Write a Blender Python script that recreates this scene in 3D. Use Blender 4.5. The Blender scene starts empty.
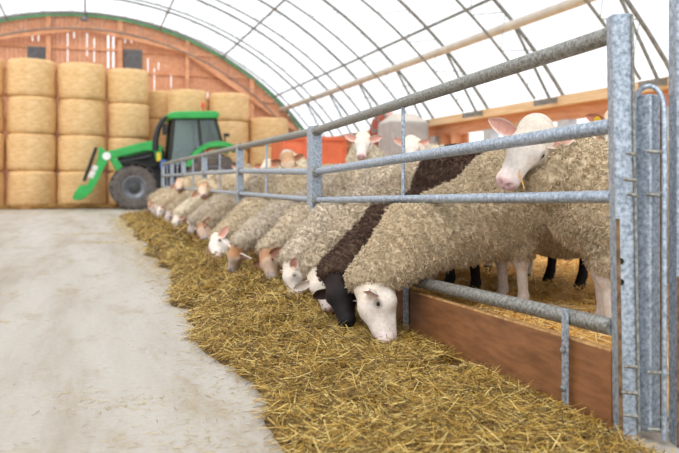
import bpy, math, random
import numpy as np
from mathutils import Vector, Matrix

random.seed(7)
RNG = np.random.default_rng(11)
SC = bpy.context.scene
COL = SC.collection
PI = math.pi
# ------------------------------------------------------------------ camera frame
YAW = math.atan2(1.0, 3.0)
CS, SN = math.cos(YAW), math.sin(YAW)
CAMZ, FPX, HOR, CX = 0.86, 750.0, 180.0, 340.0

def at_x(px, py, x):
    """world point on the plane x = const seen at a pixel of the photograph"""
    k = (px - CX) / FPX
    y = (x * CS - k * x * SN) / (SN + k * CS)
    zc = x * SN + y * CS
    return Vector((x, y, CAMZ + (HOR - py) * zc / FPX))

def at_y(px, py, y):
    k = (px - CX) / FPX
    x = (k * y * CS + y * SN) / (CS - k * SN)
    zc = x * SN + y * CS
    return Vector((x, y, CAMZ + (HOR - py) * zc / FPX))

def at_d(px, py, zc):
    xc = (px - CX) / FPX * zc
    return Vector((xc * CS + zc * SN, -xc * SN + zc * CS, CAMZ + (HOR - py) * zc / FPX))

def lin(c):
    c = c / 255.0
    return c / 12.92 if c <= 0.04045 else ((c + 0.055) / 1.055) ** 2.4

def rgb(r, g, b):
    return (lin(r), lin(g), lin(b), 1.0)

# ------------------------------------------------------------------ materials
MATS = {}

def new_mat(name):
    m = bpy.data.materials.new(name)
    m.use_nodes = True
    nt = m.node_tree
    return m, nt, nt.nodes['Principled BSDF']

def ramp(nt, stops):
    n = nt.nodes.new('ShaderNodeValToRGB')
    e = n.color_ramp.elements
    while len(e) < len(stops):
        e.new(0.5)
    for el, (p, c) in zip(e, stops):
        el.position = p
        el.color = c
    return n

def noise_node(nt, scale, detail=4, rough=0.6, vec=None, stretch=None):
    tc = nt.nodes.new('ShaderNodeTexCoord')
    src = tc.outputs['Object']
    if vec:
        src = tc.outputs[vec]
    if stretch:
        mp = nt.nodes.new('ShaderNodeMapping')
        mp.inputs['Scale'].default_value = stretch
        nt.links.new(src, mp.inputs['Vector'])
        src = mp.outputs['Vector']
    n = nt.nodes.new('ShaderNodeTexNoise')
    n.inputs['Scale'].default_value = scale
    n.inputs['Detail'].default_value = detail
    n.inputs['Roughness'].default_value = rough
    nt.links.new(src, n.inputs['Vector'])
    return n

def mat(name, c1, c2=None, scale=8, rough=0.6, metal=0.0, bump=0.0, bscale=None, stretch=None, lo=0.35, hi=0.65, detail=4, spec=0.5):
    if name in MATS:
        return MATS[name]
    m, nt, b = new_mat(name)
    b.inputs['Roughness'].default_value = rough
    b.inputs['Metallic'].default_value = metal
    b.inputs['Specular IOR Level'].default_value = spec
    if c2 is None:
        c2 = tuple(x * 0.85 for x in c1[:3]) + (1,)
    n = noise_node(nt, scale, detail, 0.65, None, stretch)
    r = ramp(nt, [(lo, c2), (hi, c1)])
    nt.links.new(n.outputs['Fac'], r.inputs['Fac'])
    nt.links.new(r.outputs['Color'], b.inputs['Base Color'])
    if bump:
        n2 = noise_node(nt, bscale or scale * 3, 5, 0.7, None, stretch)
        bp = nt.nodes.new('ShaderNodeBump')
        bp.inputs['Strength'].default_value = bump
        bp.inputs['Distance'].default_value = 0.01
        nt.links.new(n2.outputs['Fac'], bp.inputs['Height'])
        nt.links.new(bp.outputs['Normal'], b.inputs['Normal'])
    MATS[name] = m
    return m

def island_mat(name, cols, rough=0.6, spec=0.3, transl=0.0):
    """per-stalk colour: every loose piece of the mesh takes its own tone"""
    m, nt, b = new_mat(name)
    g = nt.nodes.new('ShaderNodeNewGeometry')
    r = ramp(nt, cols)
    nt.links.new(g.outputs['Random Per Island'], r.inputs['Fac'])
    nt.links.new(r.outputs['Color'], b.inputs['Base Color'])
    b.inputs['Roughness'].default_value = rough
    b.inputs['Specular IOR Level'].default_value = spec
    MATS[name] = m
    return m

def attr_mat(name, rough=0.75, amount=0.25, scale=60, spec=0.3, island=False, bump=0.0, sss=0.0):
    """vertex colour x noise"""
    m, nt, b = new_mat(name)
    a = nt.nodes.new('ShaderNodeAttribute')
    a.attribute_name = 'col'
    n = noise_node(nt, scale, 4, 0.7)
    mr = nt.nodes.new('ShaderNodeMapRange')
    mr.inputs['From Min'].default_value = 0.3
    mr.inputs['From Max'].default_value = 0.7
    mr.inputs['To Min'].default_value = 1 - amount
    mr.inputs['To Max'].default_value = 1 + amount * 0.4
    nt.links.new(n.outputs['Fac'], mr.inputs['Value'])
    v = nt.nodes.new('ShaderNodeVectorMath')
    v.operation = 'SCALE'
    nt.links.new(a.outputs['Color'], v.inputs[0])
    sc_out = mr.outputs['Result']
    if island:
        g = nt.nodes.new('ShaderNodeNewGeometry')
        m2 = nt.nodes.new('ShaderNodeMapRange')
        m2.inputs['To Min'].default_value = 0.66
        m2.inputs['To Max'].default_value = 1.22
        nt.links.new(g.outputs['Random Per Island'], m2.inputs['Value'])
        mm = nt.nodes.new('ShaderNodeMath')
        mm.operation = 'MULTIPLY'
        nt.links.new(sc_out, mm.inputs[0])
        nt.links.new(m2.outputs['Result'], mm.inputs[1])
        sc_out = mm.outputs[0]
    nt.links.new(sc_out, v.inputs['Scale'])
    nt.links.new(v.outputs['Vector'], b.inputs['Base Color'])
    b.inputs['Roughness'].default_value = rough
    b.inputs['Specular IOR Level'].default_value = spec
    if bump:
        n2 = noise_node(nt, scale * 3, 3, 0.6)
        bp = nt.nodes.new('ShaderNodeBump')
        bp.inputs['Strength'].default_value = bump
        bp.inputs['Distance'].default_value = 0.004
        nt.links.new(n2.outputs['Fac'], bp.inputs['Height'])
        nt.links.new(bp.outputs['Normal'], b.inputs['Normal'])
    MATS[name] = m
    return m

# ------------------------------------------------------------------ objects
def link(o, parent=None):
    COL.objects.link(o)
    if parent is not None:
        o.parent = parent
    return o

def tag(o, label, cat, group=None, kind=None):
    if label:
        o['label'] = label
    if cat:
        o['category'] = cat
    if group:
        o['group'] = group
    if kind:
        o['kind'] = kind
    return o

def empty(name, loc, label, cat, group=None, rz=0.0):
    o = bpy.data.objects.new(name, None)
    o.empty_display_size = 0.1
    o.location = loc
    o.rotation_euler = (0, 0, rz)
    link(o)
    return tag(o, label, cat, group)

def mesh_np(name, V, F, material, parent=None, smooth=True, col=None):
    """V (n,3); F list of (m,4) or (m,3) integer arrays"""
    me = bpy.data.meshes.new(name)
    V = np.ascontiguousarray(V, dtype=np.float32)
    if not isinstance(F, (list, tuple)):
        F = [F]
    F = [f for f in F if len(f)]
    loops = np.concatenate([f.reshape(-1) for f in F]).astype(np.int32)
    tot = np.concatenate([np.full(len(f), f.shape[1], dtype=np.int32) for f in F])
    start = np.concatenate([[0], np.cumsum(tot)[:-1]]).astype(np.int32)
    me.vertices.add(len(V))
    me.vertices.foreach_set('co', V.reshape(-1))
    me.loops.add(len(loops))
    me.loops.foreach_set('vertex_index', loops)
    me.polygons.add(len(tot))
    me.polygons.foreach_set('loop_start', start)
    me.polygons.foreach_set('use_smooth', np.full(len(tot), smooth))
    me.update(calc_edges=True)
    if col is not None:
        ca = me.color_attributes.new('col', 'FLOAT_COLOR', 'POINT')
        c4 = np.ones((len(V), 4), dtype=np.float32)
        c4[:, :3] = col
        ca.data.foreach_set('color', c4.reshape(-1))
    me.materials.append(material)
    o = bpy.data.objects.new(name, me)
    return link(o, parent)

class MB:
    """collects shapes, then links them as one mesh object"""
    def __init__(self):
        self.v, self.f = [], []
    def add(self, vs, fs):
        n = len(self.v)
        self.v += [tuple(p) for p in vs]
        self.f += [tuple(i + n for i in f) for f in fs]
        return self
    def box(self, lo, hi, M=None):
        (a, b, c), (d, e, f) = lo, hi
        vs = [(a, b, c), (d, b, c), (d, e, c), (a, e, c), (a, b, f), (d, b, f), (d, e, f), (a, e, f)]
        if M is not None:
            vs = [M @ Vector(p) for p in vs]
        return self.add(vs, [(0, 3, 2, 1), (4, 5, 6, 7), (0, 1, 5, 4), (1, 2, 6, 5), (2, 3, 7, 6), (3, 0, 4, 7)])
    def cbox(self, c, s, rz=0.0, ch=0.0):
        M = Matrix.Translation(c) @ Matrix.Rotation(rz, 4, 'Z')
        h = Vector(s) / 2
        if ch <= 0:
            return self.box(-h, h, M)
        return self.chbox(-h, h, ch, M)
    def chbox(self, lo, hi, ch, M=None):
        """box with chamfered vertical edges and rims"""
        x0, y0, z0 = lo
        x1, y1, z1 = hi
        rings = []
        for z, i in ((z0, ch), (z0 + ch, 0), (z1 - ch, 0), (z1, ch)):
            a, b, c, d = x0 + i, x1 - i, y0 + i, y1 - i
            rings.append([(a + ch, c, z), (b - ch, c, z), (b, c + ch, z), (b, d - ch, z), (b - ch, d, z), (a + ch, d, z), (a, d - ch, z), (a, c + ch, z)])
        vs = [p for r in rings for p in r]
        if M is not None:
            vs = [M @ Vector(p) for p in vs]
        fs = [tuple(range(7, -1, -1)), tuple(range(24, 32))]
        for k in range(3):
            for i in range(8):
                j = (i + 1) % 8
                fs.append((k * 8 + i, k * 8 + j, k * 8 + 8 + j, k * 8 + 8 + i))
        return self.add(vs, fs)
    def tube(self, pts, r, n=10, cap=True):
        pts = [Vector(p) for p in pts]
        rr = r if isinstance(r, (list, tuple)) else [r] * len(pts)
        N = len(pts)
        ts = []
        for i in range(N):
            a = pts[max(0, i - 1)]
            b = pts[min(N - 1, i + 1)]
            ts.append((b - a).normalized())
        ref = Vector((0, 0, 1)) if abs(ts[0].z) < 0.9 else Vector((1, 0, 0))
        u = ts[0].cross(ref).normalized()
        vs = []
        for i in range(N):
            u = (u - ts[i] * u.dot(ts[i])).normalized()
            w = ts[i].cross(u)
            for k in range(n):
                a = 2 * PI * k / n
                vs.append(pts[i] + (u * math.cos(a) + w * math.sin(a)) * rr[i])
        fs = []
        for i in range(N - 1):
            for k in range(n):
                j = (k + 1) % n
                fs.append((i * n + k, i * n + j, (i + 1) * n + j, (i + 1) * n + k))
        if cap:
            fs.append(tuple(range(n - 1, -1, -1)))
            fs.append(tuple(range((N - 1) * n, N * n)))
        return self.add(vs, fs)
    def bar(self, a, b, w, h):
        """rectangular bar from a to b: w across (horizontal), h the other way"""
        a, b = Vector(a), Vector(b)
        t = (b - a).normalized()
        ref = Vector((0, 0, 1)) if abs(t.z) < 0.95 else Vector((0, 1, 0))
        u = t.cross(ref).normalized()
        v = u.cross(t).normalized()
        vs = []
        for p in (a, b):
            for su, sv in ((-1, -1), (1, -1), (1, 1), (-1, 1)):
                vs.append(p + u * su * w / 2 + v * sv * h / 2)
        return self.add(vs, [(3, 2, 1, 0), (4, 5, 6, 7), (0, 1, 5, 4), (1, 2, 6, 5), (2, 3, 7, 6), (3, 0, 4, 7)])
    def prism_y(self, prof, y0, y1):
        """profile of (x,z) points extruded along y"""
        n = len(prof)
        vs = [(x, y0, z) for x, z in prof] + [(x, y1, z) for x, z in prof]
        fs = [tuple(range(n)), tuple(range(2 * n - 1, n - 1, -1))]
        for i in range(n):
            j = (i + 1) % n
            fs.append((j, i, n + i, n + j))
        return self.add(vs, fs)
    def lathe(self, prof, axis='z', n=32, c=(0, 0, 0), closed=False, caps=(True, True)):
        """prof of (r, h) points turned about an axis through c"""
        vs = []
        for r, h in prof:
            for k in range(n):
                a = 2 * PI * k / n
                p = (r * math.cos(a), r * math.sin(a), h)
                if axis == 'y':
                    p = (p[0], p[2], p[1])
                elif axis == 'x':
                    p = (p[2], p[0], p[1])
                vs.append((p[0] + c[0], p[1] + c[1], p[2] + c[2]))
        fs = []
        m = len(prof)
        for i in range(m if closed else m - 1):
            i2 = (i + 1) % m
            for k in range(n):
                j = (k + 1) % n
                fs.append((i * n + k, i * n + j, i2 * n + j, i2 * n + k))
        if not closed:
            if caps[0]:
                fs.append(tuple(range(n - 1, -1, -1)))
            if caps[1]:
                fs.append(tuple(range((m - 1) * n, m * n)))
        return self.add(vs, fs)
    def build(self, name, material, parent=None, smooth=False, bevel=0.0):
        me = bpy.data.meshes.new(name)
        me.from_pydata(self.v, [], self.f)
        import bmesh
        bm = bmesh.new()
        bm.from_mesh(me)
        bmesh.ops.recalc_face_normals(bm, faces=bm.faces)
        bm.to_mesh(me)
        bm.free()
        if smooth:
            me.polygons.foreach_set('use_smooth', [True] * len(me.polygons))
            try:
                me.set_sharp_from_angle(angle=math.radians(40))
            except Exception:
                pass
        me.materials.append(material)
        o = bpy.data.objects.new(name, me)
        link(o, parent)
        if bevel:
            md = o.modifiers.new('bevel', 'BEVEL')
            md.width = bevel
            md.segments = 2
            md.limit_method = 'ANGLE'
        return o

def structure(o):
    o['kind'] = 'structure'
    return o

def rebase(o, origin):
    """put the origin of a mesh object at a point without moving it"""
    origin = Vector(origin)
    me = o.data
    n = len(me.vertices)
    a = np.empty(n * 3, dtype=np.float32)
    me.vertices.foreach_get('co', a)
    a = a.reshape(-1, 3) - np.array(origin, dtype=np.float32)
    me.vertices.foreach_set('co', a.reshape(-1))
    me.update()
    o.location = origin
    return o

# ------------------------------------------------------------------ numpy noise
def _h(ix, iy, iz, s):
    n = (ix * 374761393 + iy * 668265263 + iz * 2147483647 + s * 1274126177) & 0xFFFFFFFF
    n = ((n ^ (n >> 13)) * 1274126177) & 0xFFFFFFFF
    n = n ^ (n >> 16)
    n = (n * 2246822519) & 0xFFFFFFFF
    return ((n ^ (n >> 15)) & 0xFFFFFF) / float(0xFFFFFF)

def vnoise(P, s=0):
    P = np.asarray(P, dtype=np.float64)
    I = np.floor(P).astype(np.int64)
    f = P - I
    f = f * f * (3 - 2 * f)
    out = 0
    for dx in (0, 1):
        wx = f[:, 0] if dx else 1 - f[:, 0]
        for dy in (0, 1):
            wy = f[:, 1] if dy else 1 - f[:, 1]
            for dz in (0, 1):
                wz = f[:, 2] if dz else 1 - f[:, 2]
                out = out + wx * wy * wz * _h(I[:, 0] + dx, I[:, 1] + dy, I[:, 2] + dz, s)
    return out * 2 - 1

def worley(P, s=0):
    P = np.asarray(P, dtype=np.float64)
    I = np.floor(P).astype(np.int64)
    best = np.full(len(P), 9.0)
    for dx in (-1, 0, 1):
        for dy in (-1, 0, 1):
            for dz in (-1, 0, 1):
                a, b, c = I[:, 0] + dx, I[:, 1] + dy, I[:, 2] + dz
                q = np.stack([a + _h(a, b, c, s + 1), b + _h(a, b, c, s + 2), c + _h(a, b, c, s + 3)], 1)
                best = np.minimum(best, ((q - P) ** 2).sum(1))
    return np.sqrt(best)

# ------------------------------------------------------------------ smooth solids
class Field:
    def __init__(self, lo, hi, h):
        self.o = np.array(lo, dtype=np.float32)
        self.h = h
        n = np.ceil((np.array(hi) - np.array(lo)) / h).astype(int) + 1
        self.n = n
        self.F = np.full(tuple(n), 0.2, dtype=np.float32)
        self.ax = [self.o[i] + h * np.arange(n[i], dtype=np.float32) for i in range(3)]
    def _sub(self, lo, hi):
        sl = []
        for i in range(3):
            a = int(max(0, math.floor((lo[i] - self.o[i]) / self.h)))
            b = int(min(self.n[i], math.ceil((hi[i] - self.o[i]) / self.h) + 1))
            if b <= a:
                return None
            sl.append(slice(a, b))
        return tuple(sl)
    def cone(self, a, b, ra, rb, k=0.03, cut=False):
        a, b = np.array(a, dtype=np.float32), np.array(b, dtype=np.float32)
        R = max(ra, rb) + 0.07 + k
        sl = self._sub(np.minimum(a, b) - R, np.maximum(a, b) + R)
        if sl is None:
            return self
        X = self.ax[0][sl[0]][:, None, None]
        Y = self.ax[1][sl[1]][None, :, None]
        Z = self.ax[2][sl[2]][None, None, :]
        d = b - a
        L2 = float((d * d).sum()) + 1e-12
        t = ((X - a[0]) * d[0] + (Y - a[1]) * d[1] + (Z - a[2]) * d[2]) / L2
        t = np.clip(t, 0, 1)
        D = np.sqrt((X - a[0] - t * d[0]) ** 2 + (Y - a[1] - t * d[1]) ** 2 + (Z - a[2] - t * d[2]) ** 2) - (ra + (rb - ra) * t)
        S = self.F[sl]
        if cut:
            D = -D
            hh = np.clip(0.5 - 0.5 * (D - S) / k, 0, 1) if k > 0 else 0
            # smooth max
            hh = np.clip(0.5 - 0.5 * (S - D) / k, 0, 1)
            self.F[sl] = S * (1 - hh) + D * hh + k * hh * (1 - hh)
        else:
            hh = np.clip(0.5 + 0.5 * (D - S) / k, 0, 1)
            self.F[sl] = D * (1 - hh) + S * hh - k * hh * (1 - hh)
        return self
    def ball(self, c, r, k=0.03, cut=False):
        c = np.array(c, dtype=np.float32)
        return self.cone(c, c + np.float32(1e-4), r, r, k, cut)
    def mesh(self):
        F, S = self.F, self.F < 0
        nx, ny, nz = F.shape
        def cr(A, o):
            return A[o[0]:nx - 1 + o[0], o[1]:ny - 1 + o[1], o[2]:nz - 1 + o[2]]
        offs = [(i, j, k) for i in (0, 1) for j in (0, 1) for k in (0, 1)]
        cnt = sum(cr(S, o).astype(np.int8) for o in offs)
        act = (cnt > 0) & (cnt < 8)
        idx = np.full(act.shape, -1, dtype=np.int64)
        ids = np.argwhere(act)
        idx[act] = np.arange(len(ids))
        P = np.zeros((len(ids), 3))
        W = np.zeros(len(ids))
        vals = {o: F[ids[:, 0] + o[0], ids[:, 1] + o[1], ids[:, 2] + o[2]] for o in offs}
        for o in offs:
            for axi in range(3):
                if o[axi] == 0:
                    q = list(o)
                    q[axi] = 1
                    q = tuple(q)
                    fa, fb = vals[o], vals[q]
                    m = (fa < 0) != (fb < 0)
                    t = np.where(m, fa / np.where(m, fa - fb, 1), 0)
                    pos = np.tile(np.array(o, dtype=float), (len(ids), 1))
                    pos[:, axi] += t
                    P += pos * m[:, None]
                    W += m
        P = P / W[:, None] + ids
        V = P * self.h + self.o
        quads = []
        for axi in range(3):
            b, c = (axi + 1) % 3, (axi + 2) % 3
            sl0 = [slice(None)] * 3
            sl1 = [slice(None)] * 3
            sl0[axi] = slice(0, F.shape[axi] - 1)
            sl1[axi] = slice(1, F.shape[axi])
            dif = S[tuple(sl0)] != S[tuple(sl1)]
            e = np.argwhere(dif)
            e = e[(e[:, b] >= 1) & (e[:, c] >= 1) & (e[:, b] < F.shape[b] - 1) & (e[:, c] < F.shape[c] - 1)]
            ins = S[e[:, 0], e[:, 1], e[:, 2]]
            def cell(db, dc):
                q = e.copy()
                q[:, b] += db
                q[:, c] += dc
                return idx[q[:, 0], q[:, 1], q[:, 2]]
            Q = np.stack([cell(-1, -1), cell(0, -1), cell(0, 0), cell(-1, 0)], 1)
            Q[~ins] = Q[~ins][:, ::-1]
            quads.append(Q)
        Q = np.concatenate(quads)
        Q = Q[(Q >= 0).all(1)]
        return V, Q

def normals(V, Q):
    a = V[Q[:, 2]] - V[Q[:, 0]]
    b = V[Q[:, 3]] - V[Q[:, 1]]
    fn = np.cross(a, b)
    N = np.zeros_like(V)
    for k in range(4):
        np.add.at(N, Q[:, k], fn)
    return N / (np.linalg.norm(N, axis=1, keepdims=True) + 1e-12)
# ------------------------------------------------------------------ palette
ORD = ['nearest', 'second nearest', 'third nearest', 'fourth nearest', 'fifth nearest', 'sixth nearest', 'seventh nearest', 'eighth nearest', 'ninth nearest', 'tenth nearest', 'eleventh nearest', 'twelfth nearest']
M_GALV = mat('galvanised_steel', rgb(196, 207, 220), rgb(128, 141, 156), 70, 0.42, 0.5, 0.08, 200, lo=0.36, hi=0.64)
M_GALVD = mat('weathered_steel', rgb(166, 168, 164), rgb(112, 106, 96), 70, 0.5, 0.45, 0.1, 150, lo=0.38, hi=0.62)
M_RUST = mat('rusty_steel_edge', rgb(150, 120, 84), rgb(84, 62, 44), 30, 0.8, 0.2, 0.3)
M_PLY = mat('coated_plywood', rgb(160, 108, 68), rgb(118, 76, 44), 5, 0.45, 0, 0.25, 60, stretch=(6, 1.2, 6), lo=0.3, hi=0.7)
M_PLYEDGE = mat('plywood_edge', rgb(222, 180, 120), rgb(170, 120, 72), 30, 0.7)
M_HOLE = mat('hole_shade', rgb(22, 22, 24), rgb(14, 14, 15), 10, 0.8)  # near-black for solid discs that paint the shade inside bolt holes
M_TIMBER = mat('pale_timber', rgb(238, 210, 172), rgb(220, 182, 136), 3, 0.65, 0, 0.2, 30, stretch=(4, 0.5, 8))
M_PLANK = mat('orange_timber', rgb(222, 164, 126), rgb(202, 138, 100), 3, 0.65, 0, 0.2, 30, stretch=(4, 0.6, 6))
M_STUD = mat('stud_timber', rgb(226, 168, 128), rgb(200, 138, 98), 4, 0.7, 0, 0.2, 30)
M_COLUMN = mat('pale_steel_column', rgb(206, 212, 218), rgb(178, 184, 192), 4, 0.5, 0.2)
M_ARCH = mat('arch_steel', rgb(150, 152, 148), rgb(112, 114, 112), 12, 0.5, 0.4)
M_PIPE = mat('beige_duct', rgb(214, 206, 194), rgb(196, 188, 176), 3, 0.6)
M_GREENTRIM = mat('green_edge_trim', rgb(96, 172, 122), rgb(76, 146, 100), 3, 0.6)
M_VENT = mat('grey_louvre', rgb(120, 120, 122), rgb(98, 98, 100), 6, 0.6)
M_LOWWALL = mat('pale_concrete_wall', rgb(200, 198, 194), rgb(172, 170, 166), 2, 0.8)

# ------------------------------------------------------------------ camera, sky
cam = bpy.data.cameras.new('camera')
cam.lens = FPX / 679.0 * 36.0
cam.sensor_width = 36.0
cam.shift_x = (339.5 - CX) / 679.0
cam.shift_y = -(226.5 - HOR) / 679.0
cam.clip_start, cam.clip_end = 0.05, 400
cam.dof.use_dof = True
cam.dof.focus_distance = 3.6
cam.dof.aperture_fstop = 2.4
co = bpy.data.objects.new('camera', cam)
co.location = (0, 0, CAMZ)
co.rotation_euler = (PI / 2, 0, -YAW)
link(co)
SC.camera = co

w = bpy.data.worlds.new('overcast_sky')
SC.world = w
w.use_nodes = True
bg = w.node_tree.nodes['Background']
bg.inputs['Color'].default_value = (0.95, 0.975, 1.0, 1)
bg.inputs['Strength'].default_value = 1.35

sun = bpy.data.lights.new('sun', 'SUN')
sun.energy = 1.9
sun.angle = math.radians(28)
sun.color = (1.0, 0.96, 0.9)
so = bpy.data.objects.new('sun', sun)
so.rotation_euler = Vector((-0.45, -0.62, 0.85)).to_track_quat('Z', 'Y').to_euler()
so.location = (-10, -10, 20)
link(so)

SC.view_settings.view_transform = 'Standard'
SC.view_settings.look = 'None'
SC.view_settings.exposure = 0.14
SC.view_settings.gamma = 1.0
SC.view_settings.use_curve_mapping = False
SC.cycles.max_bounces = 8
SC.cycles.diffuse_bounces = 4
SC.cycles.transparent_max_bounces = 12
SC.cycles.use_denoising = True
SC.cycles.sample_clamp_indirect = 8

# ------------------------------------------------------------------ floor
XW, YB, AX = 8.15, 27.4, -0.15           # side wall offset, back wall, ridge line
def concrete():
    m, nt, b = new_mat('worn_concrete')
    n1 = noise_node(nt, 0.9, 6, 0.62, None, (1.7, 0.22, 1))
    r1 = ramp(nt, [(0.30, rgb(150, 136, 116)), (0.48, rgb(180, 172, 160)), (0.7, rgb(196, 191, 184))])
    nt.links.new(n1.outputs['Fac'], r1.inputs['Fac'])
    n2 = noise_node(nt, 2.2, 8, 0.72, None, (1.6, 0.5, 1))
    r2 = ramp(nt, [(0.52, (0, 0, 0, 1)), (0.72, (1, 1, 1, 1))])
    nt.links.new(n2.outputs['Fac'], r2.inputs['Fac'])
    mx = nt.nodes.new('ShaderNodeMix')
    mx.data_type = 'RGBA'
    nt.links.new(r2.outputs['Color'], mx.inputs['Factor'])
    nt.links.new(r1.outputs['Color'], mx.inputs[6])
    mx.inputs[7].default_value = rgb(158, 140, 112)
    n3 = noise_node(nt, 38, 4, 0.7)
    r3 = ramp(nt, [(0.3, (0.86, 0.86, 0.86, 1)), (0.65, (1, 1, 1, 1))])
    nt.links.new(n3.outputs['Fac'], r3.inputs['Fac'])
    m2 = nt.nodes.new('ShaderNodeMix')
    m2.data_type = 'RGBA'
    m2.blend_type = 'MULTIPLY'
    m2.inputs['Factor'].default_value = 1
    nt.links.new(mx.outputs[2], m2.inputs[6])
    nt.links.new(r3.outputs['Color'], m2.inputs[7])
    nt.links.new(m2.outputs[2], b.inputs['Base Color'])
    b.inputs['Roughness'].default_value = 0.62
    bp = nt.nodes.new('ShaderNodeBump')
    bp.inputs['Strength'].default_value = 0.25
    bp.inputs['Distance'].default_value = 0.004
    nt.links.new(n3.outputs['Fac'], bp.inputs['Height'])
    nt.links.new(bp.outputs['Normal'], b.inputs['Normal'])
    return m
M_FLOOR = concrete()
structure(MB().box((AX - XW - 0.2, -6, -0.2), (AX + XW + 0.2, YB + 0.2, 0)).build('floor', M_FLOOR))

# ------------------------------------------------------------------ roof fabric and arches
RO, CZ = 9.87, -3.27
def arc(r, dx):
    return CZ + math.sqrt(max(0, r * r - dx * dx))

def membrane():
    m = bpy.data.materials.new('white_roof_fabric')
    m.use_nodes = True
    nt = m.node_tree
    nt.nodes.clear()
    out = nt.nodes.new('ShaderNodeOutputMaterial')
    tr = nt.nodes.new('ShaderNodeBsdfTransparent')
    tr.inputs['Color'].default_value = (0.97, 0.98, 1.0, 1)
    tl = nt.nodes.new('ShaderNodeBsdfTranslucent')
    tl.inputs['Color'].default_value = (0.93, 0.95, 0.97, 1)
    df = nt.nodes.new('ShaderNodeBsdfDiffuse')
    df.inputs['Color'].default_value = (0.9, 0.92, 0.94, 1)
    m1 = nt.nodes.new('ShaderNodeMixShader')
    m1.inputs['Fac'].default_value = 0.35
    nt.links.new(tl.outputs[0], m1.inputs[1])
    nt.links.new(df.outputs[0], m1.inputs[2])
    m2 = nt.nodes.new('ShaderNodeMixShader')
    m2.inputs['Fac'].default_value = 0.68
    nt.links.new(m1.outputs[0], m2.inputs[1])
    nt.links.new(tr.outputs[0], m2.inputs[2])
    nt.links.new(m2.outputs[0], out.inputs['Surface'])
    return m
M_FAB = membrane()
V, Q = [], []
na = 48
for j, y in enumerate(np.linspace(-4, YB + 0.15, 13)):
    for i in range(na + 1):
        th = math.radians(-57.5 + 115.0 * i / na)
        V.append((AX + (RO + 0.06) * math.sin(th), y, CZ + (RO + 0.06) * math.cos(th)))
for j in range(12):
    for i in range(na):
        a = j * (na + 1) + i
        Q.append((a, a + 1, a + na + 2, a + na + 1))
structure(mesh_np('ceiling', np.array(V), np.array(Q), M_FAB))

ARCH_Y = [YB - 0.25 - 2.64 * i for i in range(12)]
for i, y in enumerate(ARCH_Y[::-1]):
    RI = RO - 0.55
    a = empty('roof_arch', (AX, y, 2.4), None, 'roof arch', 'steel roof arches')
    n_from_back = len(ARCH_Y) - 1 - i
    a['label'] = 'grey steel roof arch of two curved tubes, ' + ('against the wooden end wall' if n_from_back == 0 else '%s arch out from the wooden end wall' % ['', 'first', 'second', 'third', 'fourth', 'fifth', 'sixth', 'seventh', 'eighth', 'ninth', 'tenth', 'eleventh'][n_from_back])
    L = Vector((AX, y, 2.4))
    def pt(r, deg):
        t = math.radians(deg)
        return Vector((AX + r * math.sin(t), y, CZ + r * math.cos(t))) - L
    MB().tube([pt(RO - 0.03, d) for d in np.linspace(-56.5, 56.5, 40)], 0.034, 6).build('outer_chord', M_ARCH, a, True)
    MB().tube([pt(RI, d) for d in np.linspace(-53.5, 53.5, 40)], 0.024, 6).build('inner_chord', M_ARCH, a, True)
    wb = MB()
    ds = np.linspace(-52, 52, 43)
    for k in range(42):
        wb.tube([pt(RI if k % 2 == 0 else RO - 0.03, ds[k]), pt(RI if k % 2 else RO - 0.03, ds[k + 1])], 0.008, 4, False)
    wb.build('lattice', M_ARCH, a, True)
    for s in (-1, 1):
        MB().tube([pt(RO - 0.03, s * 45.5), pt(RI + 0.25, s * 54.6)], 0.026, 6).build('knee_brace', M_ARCH, a, True)
        MB().bar(pt(RI - 0.05, s * 53.9), pt(RO, s * 55.6), 0.07, 0.1).build('foot_bracket', M_ARCH, a)

PUR = [(-42.4, 'on the far left slope'), (-28.8, 'on the left slope'), (-14.6, 'left of the ridge'), (0, 'along the ridge'), (14.8, 'just right of the ridge'), (28.8, 'halfway down the right slope'), (42.6, 'low on the right slope above the duct')]
for d, where in PUR:
    t = math.radians(d)
    r = RO - 0.56 + 0.5
    p = (AX + r * math.sin(t), CZ + r * math.cos(t))
    o = MB().tube([(p[0], -3.5, p[1]), (p[0], YB - 0.1, p[1])], 0.03, 6).build('purlin', M_ARCH, None, True)
    rebase(o, (p[0], -3.5, p[1]))
    tag(o, 'long grey purlin under the fabric roof, ' + where, 'purlin')
o = MB().tube([(6.78, -3, 3.48), (6.78, YB - 0.1, 3.48)], 0.082, 14).build('duct_pipe', M_PIPE, None, True)
rebase(o, (6.78, -3, 3.48))
tag(o, 'long thick beige pipe hung under the right roof slope', 'pipe')

# ------------------------------------------------------------------ side wall on the right: columns, beam, planks
XB = 8.0
for i, y in enumerate(ARCH_Y[::-1]):
    n_from_back = len(ARCH_Y) - 1 - i
    c = MB()
    c.box((XB - 0.1, y - 0.15, 0), (XB + 0.1, y + 0.15, 1.92))
    o = c.build('steel_column', M_COLUMN)
    rebase(o, (XB, y, 0))
    tag(o, 'pale steel column carrying the right timber beam, ' + ('standing in the back corner' if n_from_back == 0 else '%s column out from the back corner' % ['', 'first', 'second', 'third', 'fourth', 'fifth', 'sixth', 'seventh', 'eighth', 'ninth', 'tenth', 'eleventh'][n_from_back]), 'column', 'columns along the right side')
o = MB().box((XB - 0.22, -4, 2.16), (XB + 0.24, YB - 0.2, 2.33)).build('timber_beam', M_TIMBER)
rebase(o, (XB, -4, 2.16))
tag(o, 'long pale timber beam on the steel columns of the right side', 'beam')
o = MB().box((XB - 0.06, -4, 1.92), (XB + 0.06, YB - 0.2, 2.16)).build('timber_plank', M_PLANK)
rebase(o, (XB, -4, 1.92))
tag(o, 'long orange timber plank under the pale beam of the right side', 'plank')
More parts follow.
